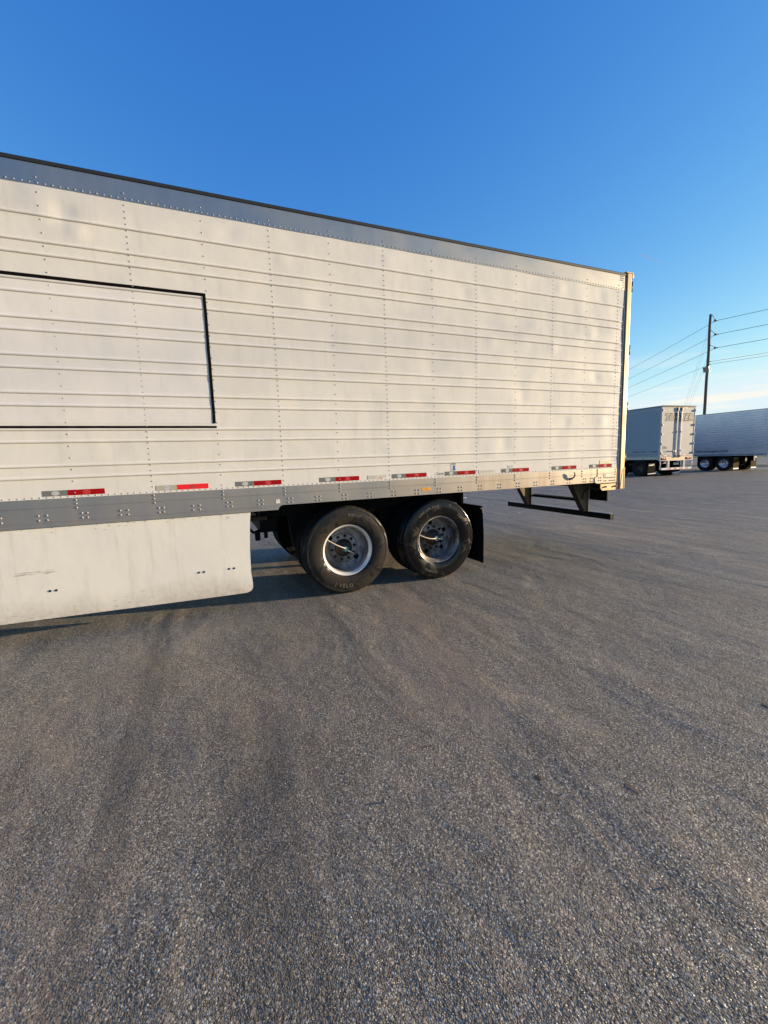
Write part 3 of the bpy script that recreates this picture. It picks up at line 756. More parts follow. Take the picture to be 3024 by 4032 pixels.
# underframe
for x in [1.25+0.3048*k for k in range(19)]:
    b = MB(); b.box(x-0.025, x+0.025, 0.06, 2.54, 1.102, 1.198, M['black_steel']); part(b, 'crossmember')
for y0 in (0.58, 1.93):
    b = MB(); b.box(1.62, 4.32, y0, y0+0.10, 0.905, 1.09, M['black_steel'], 0.006); part(b, 'slider_rail')
b = MB()
b.box(1.62, 1.82, 0.60, 2.0, 0.725, 0.90, M['black_steel'], 0.01)
b.box(1.56, 1.62, 0.62, 0.68, 0.63, 0.74, M['black_steel'], 0.01); b.box(1.66, 1.70, 0.58, 0.62, 0.66, 0.73, M['black_steel'])
b.tube([(1.62, 0.6, 0.76), (1.54, 0.6, 0.735), (1.50, 0.6, 0.78), (1.46, 0.58, 0.81)], 0.016, M['black_steel'])
part(b, 'locking_box')
b = MB(); b.box(1.30, 1.66, 0.28, 0.34, 0.915, 0.968, M['black_steel'], 0.005); b.box(1.34, 1.40, 0.03, 0.30, 0.93, 0.96, M['black_steel']); part(b, 'skirt_bracket')
for y0 in (0.60, 1.90):
    for x in (1.95, 3.15):
        b = MB(); b.prism([(x, 0.905), (x+0.26, 0.905), (x+0.18, 0.50), (x+0.06, 0.50)], 'y', y0+0.02, y0+0.09, M['black_steel']); part(b, 'hanger_bracket')
        b = MB(); b.prism([(x+0.08, 0.56), (x+0.95, 0.50), (x+0.95, 0.58), (x+0.08, 0.66)], 'y', y0+0.03, y0+0.08, M['black_steel']); part(b, 'trailing_arm')
        b = MB(); b.lathe([(0.0, -.11), (0.11, -.11), (0.13, -.06), (0.12, 0), (0.13, .06), (0.11, .11), (0, .11)], M['rubber_flap'], 20, (0, 0, 0))
        for i, p in enumerate(b.v): b.v[i] = (p[0]+x+0.93, p[2]+y0+0.06, p[1]+0.74)
        part(b, 'air_spring')
WX, WZ, TR = (2.522, 3.742), 0.512, 0.514
for x in WX:
    b = MB(); b.tube([(x, 0.30, WZ), (x, 2.30, WZ)], 0.064, M['black_steel'], 16)
    for y0 in (0.62, 1.84): b.tube([(x, y0, WZ), (x, y0+0.14, WZ)], 0.20, M['black_steel'], 24)
    part(b, 'axle')

# wheels
def tyre_profile(w):
    h = w/2; R = TR
    pr = [(0.292, -h+0.035), (0.300, -h+0.022), (0.330, -h+0.010), (0.365, -h+0.003), (0.395, -h), (0.425, -h+0.002), (0.455, -h+0.008), (0.474, -h+0.013), (0.478, -h+0.012), (0.492, -h+0.017), (0.5005, -h+0.024), (0.507, -h+0.036)]
    for g in (-0.066, -0.022, 0.022, 0.066):
        pr += [(R-0.002*abs(g)/0.066, g-0.007), (R-0.013, g-0.005), (R-0.013, g+0.005), (R-0.002*abs(g)/0.066, g+0.007)]
    return pr+[(r, -y) for r, y in pr[:12][::-1]]
def ring_mesh(b, holes, r_in, r_out, y0, y1, mat):
    cu = bpy.data.curves.new('disc', 'CURVE'); cu.dimensions = '2D'; cu.fill_mode = 'BOTH'; cu.extrude = (y1-y0)/2
    for cx, cy, r in [(0, 0, r_out), (0, 0, r_in)]+holes:
        n = 48 if r > .05 else 14
        sp = cu.splines.new('POLY'); sp.points.add(n-1); sp.use_cyclic_u = True
        for k in range(n): sp.points[k].co = (cx+r*math.cos(2*PI*k/n), cy+r*math.sin(2*PI*k/n), 0, 1)
    o = bpy.data.objects.new('disc', cu); COL.objects.link(o)
    me = bpy.data.meshes.new_from_object(o.evaluated_get(bpy.context.evaluated_depsgraph_get()))
    b.add([(v.co.x, (y0+y1)/2-v.co.z, v.co.y) for v in me.vertices], [tuple(p.vertices) for p in me.polygons], mat)
    bpy.data.objects.remove(o); bpy.data.curves.remove(cu); bpy.data.meshes.remove(me)
def arc_text(b, string, r, ang, h, y, mat, up=True, bold=0.0, spacing=1.0):
    def fn(u, v):
        if up: a = ang-u*h/r; rr = r+(v-0.35)*h
        else: a = ang+u*h/r; rr = r-(v-0.35)*h
        return (rr*math.cos(a), y, rr*math.sin(a))
    b.text(string, fn, mat, bold, 0.0, spacing)

def outer_wheel(x, tyre_mat, rim_mat, style, label):
    yc = 0.185; h = 0.14
    hub0 = MB()
    yd = 0.075                                          # disc depth behind the tyre's mid plane
    if style == 0:
        hh = [(0.205*math.cos(a), 0.205*math.sin(a), 0.036) for a in (math.radians(-38), math.radians(142))]
    else:
        hh = [(0.195*math.cos(a), 0.195*math.sin(a), 0.031) for a in [math.radians(26+72*k) for k in range(5)]]
    stud = [(0.1425*math.cos(a), 0.1425*math.sin(a), 0.0155) for a in [math.radians(7+36*k) for k in range(10)]]
    ring_mesh(hub0, hh+stud, 0.105, 0.246, yd-0.006, yd+0.006, M[rim_mat])
    hub0.lathe([(0.172, yd-0.0065), (0.176, yd-0.010), (0.180, yd-0.0065)], M['nut'], 48)
    hub0.lathe([(0.243, yd-0.006), (0.254, yd-0.016), (0.262, yd-0.03)], M[rim_mat], 64)
    wh = hub0.build('wheel', trailer, (0, 0, 0), (x-BASE.x, yc-BASE.y, WZ-BASE.z))
    wh['label'] = label
    b = MB()
    b.lathe([(0.262, yd-0.03), (0.259, -0.03), (0.262, -0.060), (0.268, -0.076)], M[rim_mat], 80)
    b.lathe([(0.268, -0.076), (0.276, -0.092), (0.282, -0.102), (0.290, -0.112), (0.298, -0.116), (0.304, -0.109), (0.304, -0.098)], M['rim_lip'] if style == 0 else M[rim_mat], 80)
    b.lathe([(0.304, -0.098), (0.286, -0.092), (0.272, -0.04), (0.272, 0.12), (0.304, 0.125)], M[rim_mat], 80)
    b.build('rim', wh)
    b = MB(); b.lathe(tyre_profile(0.28), tyre_mat, 120); 
    for k in range(150):                                # shoulder sipes
        a = 2*PI*k/150
        for sgn in (-1,):
            c, s_ = math.cos(a), math.sin(a); t = Vector((-s_, 0, c))
            p0 = Vector((0.5085*c, -h+0.034, 0.5085*s_)); p1 = Vector((0.4945*c, -h+0.0165, 0.4945*s_))
            b.add([p0-t*.004, p0+t*.004, p1+t*.003, p1-t*.003], [(0, 1, 2, 3)], M['edge_shade_and_sipe'])
    b.build('tyre', wh)
    yt = -h-0.0022
    words = [('RSR7-LF', 0.415, 78, 0.046, True, 0.01, 1.0), ('I VELO', 0.412, -100, 0.062, False, 0.015, 1.25)] if style == 0 else \
        [('LINE UM MAX', 0.432, 113, 0.044, True, 0.01, 1.2), ('150', 0.405, 44, 0.062, True, 0.015, 1.0), ('OAHIO', 0.415, -110, 0.050, False, 0.01, 1.25)]
    for word, r_, a_, h_, up_, bo_, sp_ in words:
        b = MB(); arc_text(b, word, r_, math.radians(a_), h_, yt, M['tyre_text'], up_, bo_, sp_); b.build('lettering', wh)
    b = MB()
    b.lathe([(0.104, yd+0.02), (0.104, yd-0.030), (0.098, yd-0.038), (0.082, yd-0.040), (0.080, yd-0.085), (0.072, yd-0.092), (0.050, yd-0.094), (0.046, yd-0.110), (0.036, yd-0.114), (0.034, yd-0.118)], M['hub'], 40)
    b.lathe([(0.034, yd-0.116), (0.026, yd-0.120), (0.0, yd-0.121)], M['glass_cap'], 24)
    for cx, cz, r in stud:
        b.tube([(cx, yd+0.004, cz), (cx, yd-0.020, cz)], 0.0185, M['nut'], 6); b.tube([(cx, yd-0.02, cz), (cx, yd-0.034, cz)], 0.010, M['nut'], 8)
    for k in range(6):
        a = math.radians(60*k+15); b.dome((0.065*math.cos(a), yd-0.093, 0.065*math.sin(a)), (0, -1, 0), 0.008, 0.006, M['nut'])
    b.build('hub', wh)
    b = MB()
    def bez(p0, p1, p2, n=12): return [(Vector(p0)*(1-t)**2+Vector(p1)*2*t*(1-t)+Vector(p2)*t*t) for t in [k/n for k in range(n+1)]]
    if style == 0:
        b.tube(bez((-0.010, yd-0.125, 0.012), (-0.12, yd-0.17, 0.055), (-0.235, -0.055, 0.145)), 0.0058, M['hose'])
        b.tube(bez((0.020, yd-0.122, -0.020), (0.10, yd-0.13, -0.055), (0.172, yd+0.03, -0.122)), 0.0058, M['hose'])
        b.tube([(-0.235, -0.055, 0.145), (-0.243, -0.045, 0.147)], 0.008, M['rivet'])
    else:
        b.tube(bez((-0.012, yd-0.125, 0.002), (-0.13, yd-0.17, 0.0), (-0.262, -0.065, 0.075)), 0.0062, M['hose'])
        b.tube(bez((0.020, yd-0.122, -0.006), (0.09, yd-0.14, -0.010), (0.150, yd-0.02, -0.055)), 0.0058, M['hose'])
    b.build('air_hose', wh)
    return wh
outer_wheel(WX[0], M['tyre'], 'rim', 0, 'front wheel with dusty brown tyre')
outer_wheel(WX[1], M['tyre_wet'], 'rim_dirty', 1, 'rear wheel with glossy black tyre and grimy rim')
def plain_wheel(parent, loc, tyre_mat, rim_mat):
    b = MB(); b.lathe([(0.02, 0.07), (0.21, 0.07), (0.245, 0.05), (0.262, 0.03)], M[rim_mat], 40)
    wh = b.build('wheel', parent, (0, 0, 0), loc)
    b = MB(); b.lathe([(0.262, 0.04), (0.262, -0.04), (0.276, -0.095), (0.296, -0.112), (0.302, -0.108), (0.28, -0.085), (0.272, 0.12)], M[rim_mat], 48); b.build('rim', wh)
    b = MB(); b.lathe(tyre_profile(0.28), tyre_mat, 64); b.build('tyre', wh)
    return wh
for x in WX:
    for yc in (0.505, 2.095, 2.415):
        plain_wheel(trailer, (x-BASE.x, yc-BASE.y, WZ), M['tyre_far'], 'rim_dirty')

# mud flap
for y0 in (0.03, 1.95):
    b = MB(); rows = []
    for i in range(13):
        t = i/12; z = 0.865-0.735*t
        rows.append([(4.372+0.010*math.sin(t*2.2)+0.008*mnoise.noise(Vector((y*3, z*3, 0))), y, z-(0.03 if (i < 1 and y < y0+0.04) else 0)) for y in [y0+0.60*j/8 for j in range(9)]])
    b.grid(rows, M['rubber_flap']); b.grid([[(p[0]+0.008, p[1], p[2]) for p in r] for r in rows], M['rubber_flap'])
    b.box(4.366, 4.392, y0+0.02, y0+0.60, 0.866, 0.892, M['black_steel']); b.box(4.34, 4.38, y0+0.45, y0+0.62, 0.89, 1.09, M['black_steel'])
    b.box(4.366, 4.386, y0-0.010, y0-0.001, 0.80, 0.85, M['galv'])
    part(b, 'mud_flap')

# rear underride guard
guard = MB(); guard.box(6.742, 6.832, 0.03, 2.40, 0.505, 0.592, M['black_steel'], 0.006)
g_o = part(guard, 'underride_guard')
b = MB()
y = 0.05
while y < 2.38:
    if not (0.42 < y < 0.58 or 1.70 < y < 1.86):
        b.prism([(y, 0.5925), (y+0.018, 0.609), (y+0.036, 0.5925)], 'x', 6.748, 6.764, M['van_trim']); b.prism([(y, 0.5925), (y+0.018, 0.609), (y+0.036, 0.5925)], 'x', 6.808, 6.824, M['van_trim'])
    y += 0.046
b.box(6.765, 6.807, 0.04, 2.39, 0.5922, 0.5965, M['van_trim'])
b.build('tread_strip', g_o, BASE)
for yp in (0.46, 1.75):
    b = MB()
    poly = [(6.24, 1.10), (6.70, 1.10), (6.70, 0.98), (6.752, 0.62), (6.752, 0.593), (6.655, 0.593), (6.585, 0.62)]
    poly = [(6.34, 1.10), (6.735, 1.10), (6.735, 0.62), (6.742, 0.594), (6.665, 0.594), (6.62, 0.66)]
    b.prism(poly, 'y', yp, yp+0.012, M['galv'])
    b.box(6.735, 6.741, yp-0.035, yp+0.075, 0.594, 1.10, M['galv'])
    b.add([(6.34, yp-0.03, 1.10), (6.34, yp+0.07, 1.10), (6.62, yp+0.07, 0.66), (6.62, yp-0.03, 0.66), (6.665, yp-0.03, 0.594), (6.665, yp+0.07, 0.594)], [(0, 1, 2, 3), (3, 2, 5, 4)], M['rust'])
    part(b, 'guard_bracket')
b = MB(); b.box(6.76, 6.82, 0.55, 1.75, 0.742, 0.780, M['black_steel'], 0.004)
y = 0.57
while y < 1.70:
    b.prism([(y, 0.7805), (y+0.016, 0.797), (y+0.032, 0.7805)], 'x', 6.765, 6.815, M['black_steel']); y += 0.05
part(b, 'step_bar')
b = MB(); b.box(6.795, 6.835, 0.14, 0.47, 0.782, 1.04, M['black_steel'], 0.005); part(b, 'lamp_panel')
b = MB(); b.tube([(6.62, 0.44, 0.80), (6.60, 0.42, 0.88), (6.58, 0.36, 0.95), (6.60, 0.28, 0.99), (6.68, 0.22, 0.975), (6.76, 0.2, 0.99)], 0.011, M['hose_black']); 
b.tube([(6.55, 0.30, 1.08), (6.62, 0.24, 0.97), (6.70, 0.22, 0.965), (6.79, 0.2, 1.03)], 0.009, M['hose_black']); part(b, 'air_line')
b = MB(); b.prism([(6.10, 1.10), (6.80, 1.10), (6.80, 1.03), (6.30, 1.05)], 'y', 0.08, 0.40, M['black_steel']); part(b, 'frame_gusset')

# ------------------------------------------------------------------ white dry van seen from the rear
van = empty('box_trailer', (24.69+1.3*0.9967, 11.28-1.3*0.081, 0), math.atan2(-0.081, 0.9967))
tag(van, 'smooth white box trailer with slanted dark outlined lettering across its closed rear doors', 'trailer')
H, FL = 3.965, 0.90
def vp(b, name, parent=van, label=None):
    o = b.build(name, parent)
    if label: o['label'] = label
    return o
b = MB()
b.box(-1.295, -1.275, 0.10, 14, 1.13, H-0.06, M['van_side'])
for v in (0.73, 2.0, 3.25, 4.5, 5.75, 7.0): b.box(-1.299, -1.2945, v-0.035, v+0.035, 1.14, H-0.18, M['van_side'])
b.box(-1.299, -1.2945, 0.16, 14, H-0.20, H-0.185, M['van_trim'])
vp(b, 'side_wall')
b = MB(); b.box(1.275, 1.295, 0.10, 14, 1.13, H-0.06, M['van_side']); vp(b, 'side_wall')
b = MB(); b.box(-1.29, 1.29, 13.98, 14.02, 1.0, H-0.05, M['van_side']); vp(b, 'front_wall')
b = MB(); b.box(-1.30, 1.30, 0.0, 14, H-0.035, H, M['van_trim'], 0.01); vp(b, 'roof')
b = MB(); b.box(-1.305, -1.27, 0.10, 14, 0.97, 1.13, M['van_trim'], 0.005)
b.box(-1.335, -1.297, 0.42, 14, 1.295, 1.335, M['van_trim'], 0.012); b.box(-1.318, -1.297, 0.15, 14, 1.17, 1.185, M['van_trim'])
b.dome((-1.306, 1.05, 1.05), (-1, 0, 0), 0.035, 0.02, M['lamp_black'])
b.dome((-1.306, 0.47, 1.05), (-1, 0, 0), 0.035, 0.02, M['lamp_amber'])
vp(b, 'side_rail')
b = MB(); b.box(-1.25, 1.25, 0.1, 14, 1.0, 1.08, M['black_steel']); vp(b, 'floor_deck')
# rear frame: two posts, header, sill
for sx in (-1, 1):
    b = MB(); b.box(*sorted((sx*1.30, sx*1.235)), 0.0, 0.10, FL, H-0.036, M['van_door'], 0.012); vp(b, 'rear_post')
b = MB(); b.box(-1.235, 1.235, 0.004, 0.10, H-0.10, H-0.036, M['van_sill'], 0.006); b.box(-1.30, 1.31, -0.035, 0.0, H-0.055, H+0.006, M['lamp_black']); vp(b, 'rear_header')
b = MB(); b.box(-1.235, 1.235, 0.0, 0.12, FL, 1.135, M['van_sill'], 0.006); b.box(-1.24, 1.24, -0.01, 0.0, 1.118, 1.134, M['van_white']); b.box(-1.26, 1.26, -0.006, 0.0, FL, FL+0.02, M['van_white']); vp(b, 'rear_sill')
for x0, x1 in ((-1.232, -0.008), (0.008, 1.232)):
    b = MB(); b.box(x0, x1, 0.012, 0.06, 1.14, H-0.102, M['van_door'], 0.004); d_o = vp(b, 'rear_door')
    # red and white tape along the door's foot
    b = MB(); n = 4
    for k in range(5):
        a = x0+0.02+(x1-x0-0.04)*k/5; c = x0+0.02+(x1-x0-0.04)*(k+1)/5
        if x0 < 0 and k == 4 or x0 > 0 and k == 0: continue
        b.box(a, c, 0.006, 0.012, 1.165, 1.215, M['tape_red'] if (k % 2 == 0) == (x0 < 0) else M['van_white'])
    b.build('reflective_strip', d_o)
    if x0 < 0:
        b = MB(); b.text('T2941', lambda u, v: (-0.985+u*0.135, 0.008, 1.568+v*0.20), M['ink'], 0.02, 0.25); b.build('lettering', d_o)
        b = MB()
        for zc, t_, hh in ((1.455, 'Wabash', 0.085), (1.365, 'DuraPlate', 0.06), ):
            b.box(-1.02+0.02*(hh < .08), -0.82-0.03*(hh < .08), 0.007, 0.011, zc-0.018, zc+0.014, M['ink'])
        b.box(-0.96, -0.81, 0.007, 0.011, 1.235, 1.250, M['ink_grey']); b.box(-0.90, -0.80, 0.007, 0.011, 1.27, 1.28, M['ink_grey'])
        vs = []
        b.tube([(-1.04, 0.009, 1.30), (-1.11, 0.009, 1.285), (-1.13, 0.009, 1.25), (-1.10, 0.009, 1.225)], 0.009, M['ink_grey'], 6)
        b.build('maker_badge', d_o)
    sx = -1 if x0 < 0 else 1
    for z in (3.705, 2.905, 2.378, 1.85, 1.32):
        b = MB()
        if sx < 0:
            b.prism([(-1.262, z-0.055), (-1.262, z+0.055), (-1.19, z+0.04), (-1.08, z), (-1.19, z-0.04)], 'y', -0.012, 0.012, M['van_white'])
        else:
            b.prism([(1.262, z-0.055), (1.262, z+0.055), (1.19, z+0.04), (1.08, z), (1.19, z-0.04)], 'y', -0.012, 0.012, M['van_door'])
        b.tube([(sx*1.27, -0.022, z-0.06), (sx*1.27, -0.022, z+0.06)], 0.022, M['lamp_black'] if sx < 0 else M['van_white'], 8)
        b.build('hinge', d_o)
# lettering across both doors
b = MB()
def tk(dx, dz, y): return lambda u, v: (-0.005+dx+u*0.600, y, 3.176+dz+v*0.470)
b.text('TUCKER', tk(0, 0, 0.0090), M['ink'], 0.125, 0.28, 0.93)
b.text('TUCKER', tk(0, 0, 0.0070), M['van_door'], -0.008, 0.28, 0.93)
b.prism([(-1.02, 3.085), (-0.35, 3.165), (0.95, 3.175), (-0.30, 3.140)], 'y', 0.008, 0.011, M['ink'])
b.prism([(-0.35, 3.065), (0.45, 3.085), (0.40, 3.062), (-0.30, 3.045)], 'y', 0.008, 0.011, M['ink'])
b.prism([(0.55, 3.060), (0.80, 3.075), (0.78, 3.050), (0.55, 3.045)], 'y', 0.008, 0.011, M['ink_grey'])
vp(b, 'door_lettering')
for x in (-0.105, 0.200):
    b = MB(); b.box(x-0.026, x+0.022, -0.030, 0.004, 1.10, H-0.10, M['van_white'], 0.008)
    b.box(x-0.06, x+0.05, -0.04, 0.004, 1.08, 1.22, M['lamp_black'], 0.01); b.box(x-0.05, x+0.05, -0.04, 0.004, H-0.30, H-0.10, M['lamp_black'], 0.01)
    b.box(x-0.055, x+0.03, -0.042, 0.004, 2.48, 2.54, M['lamp_black'], 0.006)
    vp(b, 'lock_rod')
for x, s_ in ((-0.345, -1), (0.300, 1)):
    b = MB(); b.box(x-0.05, x+0.05, -0.05, 0.004, 1.42, 1.465, M['van_trim'], 0.008); b.tube([(x-0.02, -0.045, 1.44), (x-0.02, -0.06, 1.50)], 0.02, M['van_white'], 8)
    b.tube([(x, -0.03, 1.44), (x+s_*-0.30, -0.03, 1.40)] if s_ > 0 else [(x, -0.03, 1.44), (x+0.22, -0.03, 1.43)], 0.012, M['van_trim'], 6)
    vp(b, 'door_handle')
b = MB(); b.box(0.33, 0.64, -0.014, 0.008, 3.80, 3.87, M['label'], 0.004); b.box(0.24, 0.33, -0.014, 0.008, 3.79, 3.86, M['lamp_black'], 0.004); vp(b, 'roof_plate')
for x0, x1 in ((-1.185, -0.80), (0.72, 1.19)):
    b = MB(); b.box(x0, x1, -0.012, 0.0, 0.935, 1.075, M['lamp_black'], 0.008)
    for k in range(3): b.tube([(x0+0.08+0.11*k, -0.012, 1.005), (x0+0.08+0.11*k, -0.020, 1.005)], 0.045, M['lamp_red'], 14)
    vp(b, 'tail_light')
# rear guard
b = MB(); b.box(-1.155, 1.195, -0.01, 0.08, 0.385, 0.500, M['van_white'], 0.006); gu = vp(b, 'underride_guard')
b = MB()
for k in range(4): b.box(-0.66+0.46*k, -0.42+0.46*k, -0.0125, -0.0102, 0.41, 0.48, M['tape_red'])
b.build('reflective_strip', gu)
for x in (-0.605, 0.61):
    b = MB(); b.box(x-0.075, x+0.075, 0.0, 0.10, 0.5005, FL, M['van_door'], 0.006); vp(b, 'guard_post')
for sx in (-1.21, 1.25):
    b = MB(); b.tube([(sx, 0.05, FL), (sx+0.03*(1 if sx < 0 else 1), 0.05, 0.70), (sx+0.0, 0.05, 0.40)], 0.028, M['van_white'], 8); vp(b, 'guard_side_bar')
b = MB(); b.prism([(-0.31, 0.72), (0.12, 0.74), (0.12, 0.78), (-0.10, 0.80)], 'y', 0.6, 0.64, M['van_white']); b.box(-0.1, 0.1, 0.6, 0.64, 0.80, 1.0, M['van_door']); vp(b, 'licence_bracket')
for v in (1.32, 2.85):
    for u in (-1.14, -0.82, 0.82, 1.14):
        wh = plain_wheel(van, (u, v, 0.51), M['tyre_far'], 'hub'); wh.rotation_euler = (0, 0, -PI/2 if u < 0 else PI/2)  # dark hub material puts the wheels' shade into the rim colour
    b = MB(); b.tube([(-0.8, v, 0.51), (0.8, v, 0.51)], 0.07, M['black_steel'], 10); vp(b, 'axle')
for u0, v in ((-1.29, 0.72), (0.66, 0.72), (-1.29, 2.05), (0.66, 2.05)):
    b = MB(); b.box(u0, u0+0.62, v, v+0.015, 0.20, 0.82, M['rubber_flap']); b.box(u0+0.06, u0+0.50, v-0.006, v, 0.62, 0.75, M['van_trim'])
    b.prism([(u0+0.01, 0.128), (u0+0.63, 0.15), (u0+0.63, 0.215), (u0+0.01, 0.175)], 'y', v-0.008, v-0.001, M['mud_white'])
    vp(b, 'mud_flap')
b = MB(); b.box(-0.55, -0.40, 0.9, 3.4, 0.62, 0.98, M['black_steel']); b.box(0.40, 0.55, 0.9, 3.4, 0.62, 0.98, M['black_steel']); vp(b, 'slider_frame')
b = MB()
for v0, z0, n in ((0.20, 1.412, 1), (0.88, 1.412, 1), (1.36, 1.412, 1), (2.4, 1.412, 1)):
    b.box(-1.3005, -1.2955, v0, v0+0.23, z0, z0+0.045, M['tape_dark']); b.box(-1.3005, -1.2955, v0+0.235, v0+0.42, z0, z0+0.045, M['refl_grey'])
vp(b, 'reflective_strip')

# ------------------------------------------------------------------ corrugated trailer on the right
steel = empty('refrigerated_trailer', (34.0, 10.02, 0))
tag(steel, 'ribbed silver trailer with a web address lettered low on its shaded side', 'trailer')
HS = 3.82
b = MB(); rows = []
ribs = [1.66+0.152*k for k in range(14)]
zz = [1.06, 1.30, 1.445, 1.450, 1.462, 1.467, 1.495, 1.50, 1.512, 1.517, 1.545, 1.55, 1.562, 1.567]
offs = {1.450: .02, 1.462: .02, 1.50: .02, 1.512: .02, 1.55: .02, 1.562: .02}
prof = [(z, offs.get(z, 0)) for z in zz]
for r in ribs: prof += [(r-0.034, 0), (r-0.018, 0.020), (r+0.018, 0.020), (r+0.034, 0)]
prof.append((HS-0.05, 0))
for z, o_ in prof:
    rows.append([(-1.30-o_, y, z) for y in [0.06+0.14*j for j in range(100)]])
b.grid(rows, M['stainless'], False); b.grid([[(-1.26, p[1], p[2]) for p in r] for r in (rows[0], rows[-1])], M['stainless']); b.build('side_wall', steel)
b = MB(); b.box(1.27, 1.30, 0.05, 14, 1.06, HS-0.05, M['stainless']); b.build('side_wall', steel)
b = MB(); b.box(-1.31, 1.31, 0.0, 14, HS-0.049, HS, M['toprail'], 0.012); b.build('roof', steel)
b = MB(); b.box(-1.315, -1.25, 0.05, 14, 0.985, 1.10, M['van_side'], 0.01); b.build('bottom_rail', steel)
b = MB(); b.box(-1.25, 1.27, 0.06, 14, 1.10, 1.16, M['black_steel']); b.build('floor_deck', steel)
b = MB(); b.box(-1.27, 1.27, 13.9, 13.95, 1.1, HS-0.05, M['stainless']); b.build('front_wall', steel)
b = MB(); b.box(-1.325, -1.22, -0.03, 0.058, 0.90, HS-0.05, M['van_door'], 0.015); b.box(1.22, 1.32, -0.03, 0.058, 0.90, HS-0.05, M['van_door'], 0.015)
b.box(-1.22, 1.22, -0.02, 0.05, 0.90, 1.10, M['van_sill']); b.build('rear_frame', steel)
for x0, x1 in ((-1.215, -0.005), (0.005, 1.215)):
    b = MB(); b.box(x0, x1, -0.01, 0.04, 1.105, HS-0.055, M['van_door'], 0.006); b.build('rear_door', steel)
b = MB()
def rm(u, v): return (-1.3035, 3.02-u*0.2375-0.02, 1.283+v*0.178)
b.text('www.rmtruckinginc.com', lambda u, v: (-1.3175-0.002, 3.42-u*0.246, 1.255+v*0.185-0.0), M['ink'], 0.012, 0, 1.06)
b.build('lettering', steel)
b = MB()
for k in range(20):
    y = 0.29+0.535*k
    b.box(-1.319, -1.3155, y-0.10, y+0.06, 1.062, 1.092, M['tape_dark']); b.box(-1.319, -1.3155, y+0.065, y+0.30, 1.062, 1.092, M['refl_grey'])
b.build('reflective_strip', steel)
for v in (2.35, 3.50):
    for u in (-1.16, 1.16, -0.84, 0.84):
        outer = abs(u) > 1
        b = MB(); b.lathe([(0.0, 0.03), (0.07, 0.03), (0.08, -0.02), (0.10, -0.025), (0.11, 0.03), (0.21, 0.035), (0.245, 0.0)], M['rim_chrome'] if outer else M['rim_dirty'], 40)
        for k in range(10):
            a = 2*PI*k/10; b.tube([(0.1425*math.cos(a), 0.035, 0.1425*math.sin(a)), (0.1425*math.cos(a), 0.0, 0.1425*math.sin(a))], 0.02, M['rim_chrome'], 6)
            b.dome((0.195*math.cos(a+.3), 0.034, 0.195*math.sin(a+.3)), (0, -1, 0), 0.022, 0.003, M['lamp_black'])
        wh = b.build('wheel', steel, (0, 0, 0), (u, v, 0.49)); wh.rotation_euler = (0, 0, -PI/2 if u < 0 else PI/2)
        b = MB(); b.lathe([(0.245, 0.0), (0.255, -0.05), (0.275, -0.10), (0.296, -0.118), (0.306, -0.112), (0.28, -0.085), (0.272, 0.12)], M['rim_chrome'] if outer else M['rim_dirty'], 48); b.build('rim', wh)
        b = MB(); b.lathe([(r*0.965, y) for r, y in tyre_profile(0.28)], M['tyre_far'], 64); b.build('tyre', wh)
    b = MB(); b.tube([(-0.8, v, 0.49), (0.8, v, 0.49)], 0.07, M['black_steel'], 10); b.build('axle', steel)
for u0 in (-1.30, 0.68):
    b = MB(); b.box(u0, u0+0.62, 1.78, 1.795, 0.20, 0.87, M['mud_rusty'])
    b.prism([(u0+0.02, 0.125), (u0+0.60, 0.125), (u0+0.60, 0.20), (u0+0.02, 0.20)], 'y', 1.772, 1.779, M['mud_white'])
    b.box(u0+0.02, u0+0.60, 1.772, 1.779, 0.83, 0.86, M['van_trim']); b.build('mud_flap', steel)
b = MB(); b.box(-0.55, -0.40, 1.5, 4.4, 0.62, 1.08, M['black_steel']); b.box(0.40, 0.55, 1.5, 4.4, 0.62, 1.08, M['black_steel']); b.build('slider_frame', steel)

# ------------------------------------------------------------------ pole and lines
R0 = 58.0
def polar(azd, r, z): return Vector((CAM.x+r*math.sin(math.radians(azd)), CAM.y+r*math.cos(math.radians(azd)), z))
PB = polar(60.09, R0, 0); PBx, PBy = PB.x, PB.y
pole = empty('utility_pole', PB)
tag(pole, 'tall dark wooden utility pole rising behind the silver trailer', 'utility pole')
b = MB(); n = 14
b.tube([(0.03*math.sin(k*1.3), 0.02*math.cos(k), 15.45*k/n) for k in range(n+1)], [0.160-0.046*k/n for k in range(n+1)], M['wood'], 16); b.build('pole', pole)
tang = Vector((math.cos(math.radians(60.09)), -math.sin(math.radians(60.09)), 0))   # sideways as seen from the lot
def zat(e): return CAM.z+R0*math.tan(math.radians(e))
INS = [(0.18, zat(13.321), 0.43, zat(12.78)), (0.14, zat(11.91), 0.54, zat(11.46)), (0.14, zat(10.513), 0.60, zat(10.17))]
ends = []
for o0, z0, o1, z1 in INS:
    b = MB(); p0, p1 = tang*o0+Vector((0, 0, z0)), tang*o1+Vector((0, 0, z1))
    d = (p1-p0)
    b.tube([p0-tang*0.06, p0], 0.05, M['insulator'], 8)
    b.tube([p0, p0+d*0.72], 0.020, M['insulator'], 8)
    b.tube([p0+d*0.70, p0+d*0.78, p0+d*0.84, p0+d*0.92, p1], [0.03, 0.11, 0.05, 0.12, 0.05], M['insulator'], 10)
    u_ = Vector((0.17, -0.98, 0)); b.tube([p1-u_*0.2-Vector((0, 0, .04)), p1+u_*0.22+Vector((0, 0, .0))], 0.045, M['insulator'], 8)
    b.build('insulator', pole); ends.append(PB+p1)
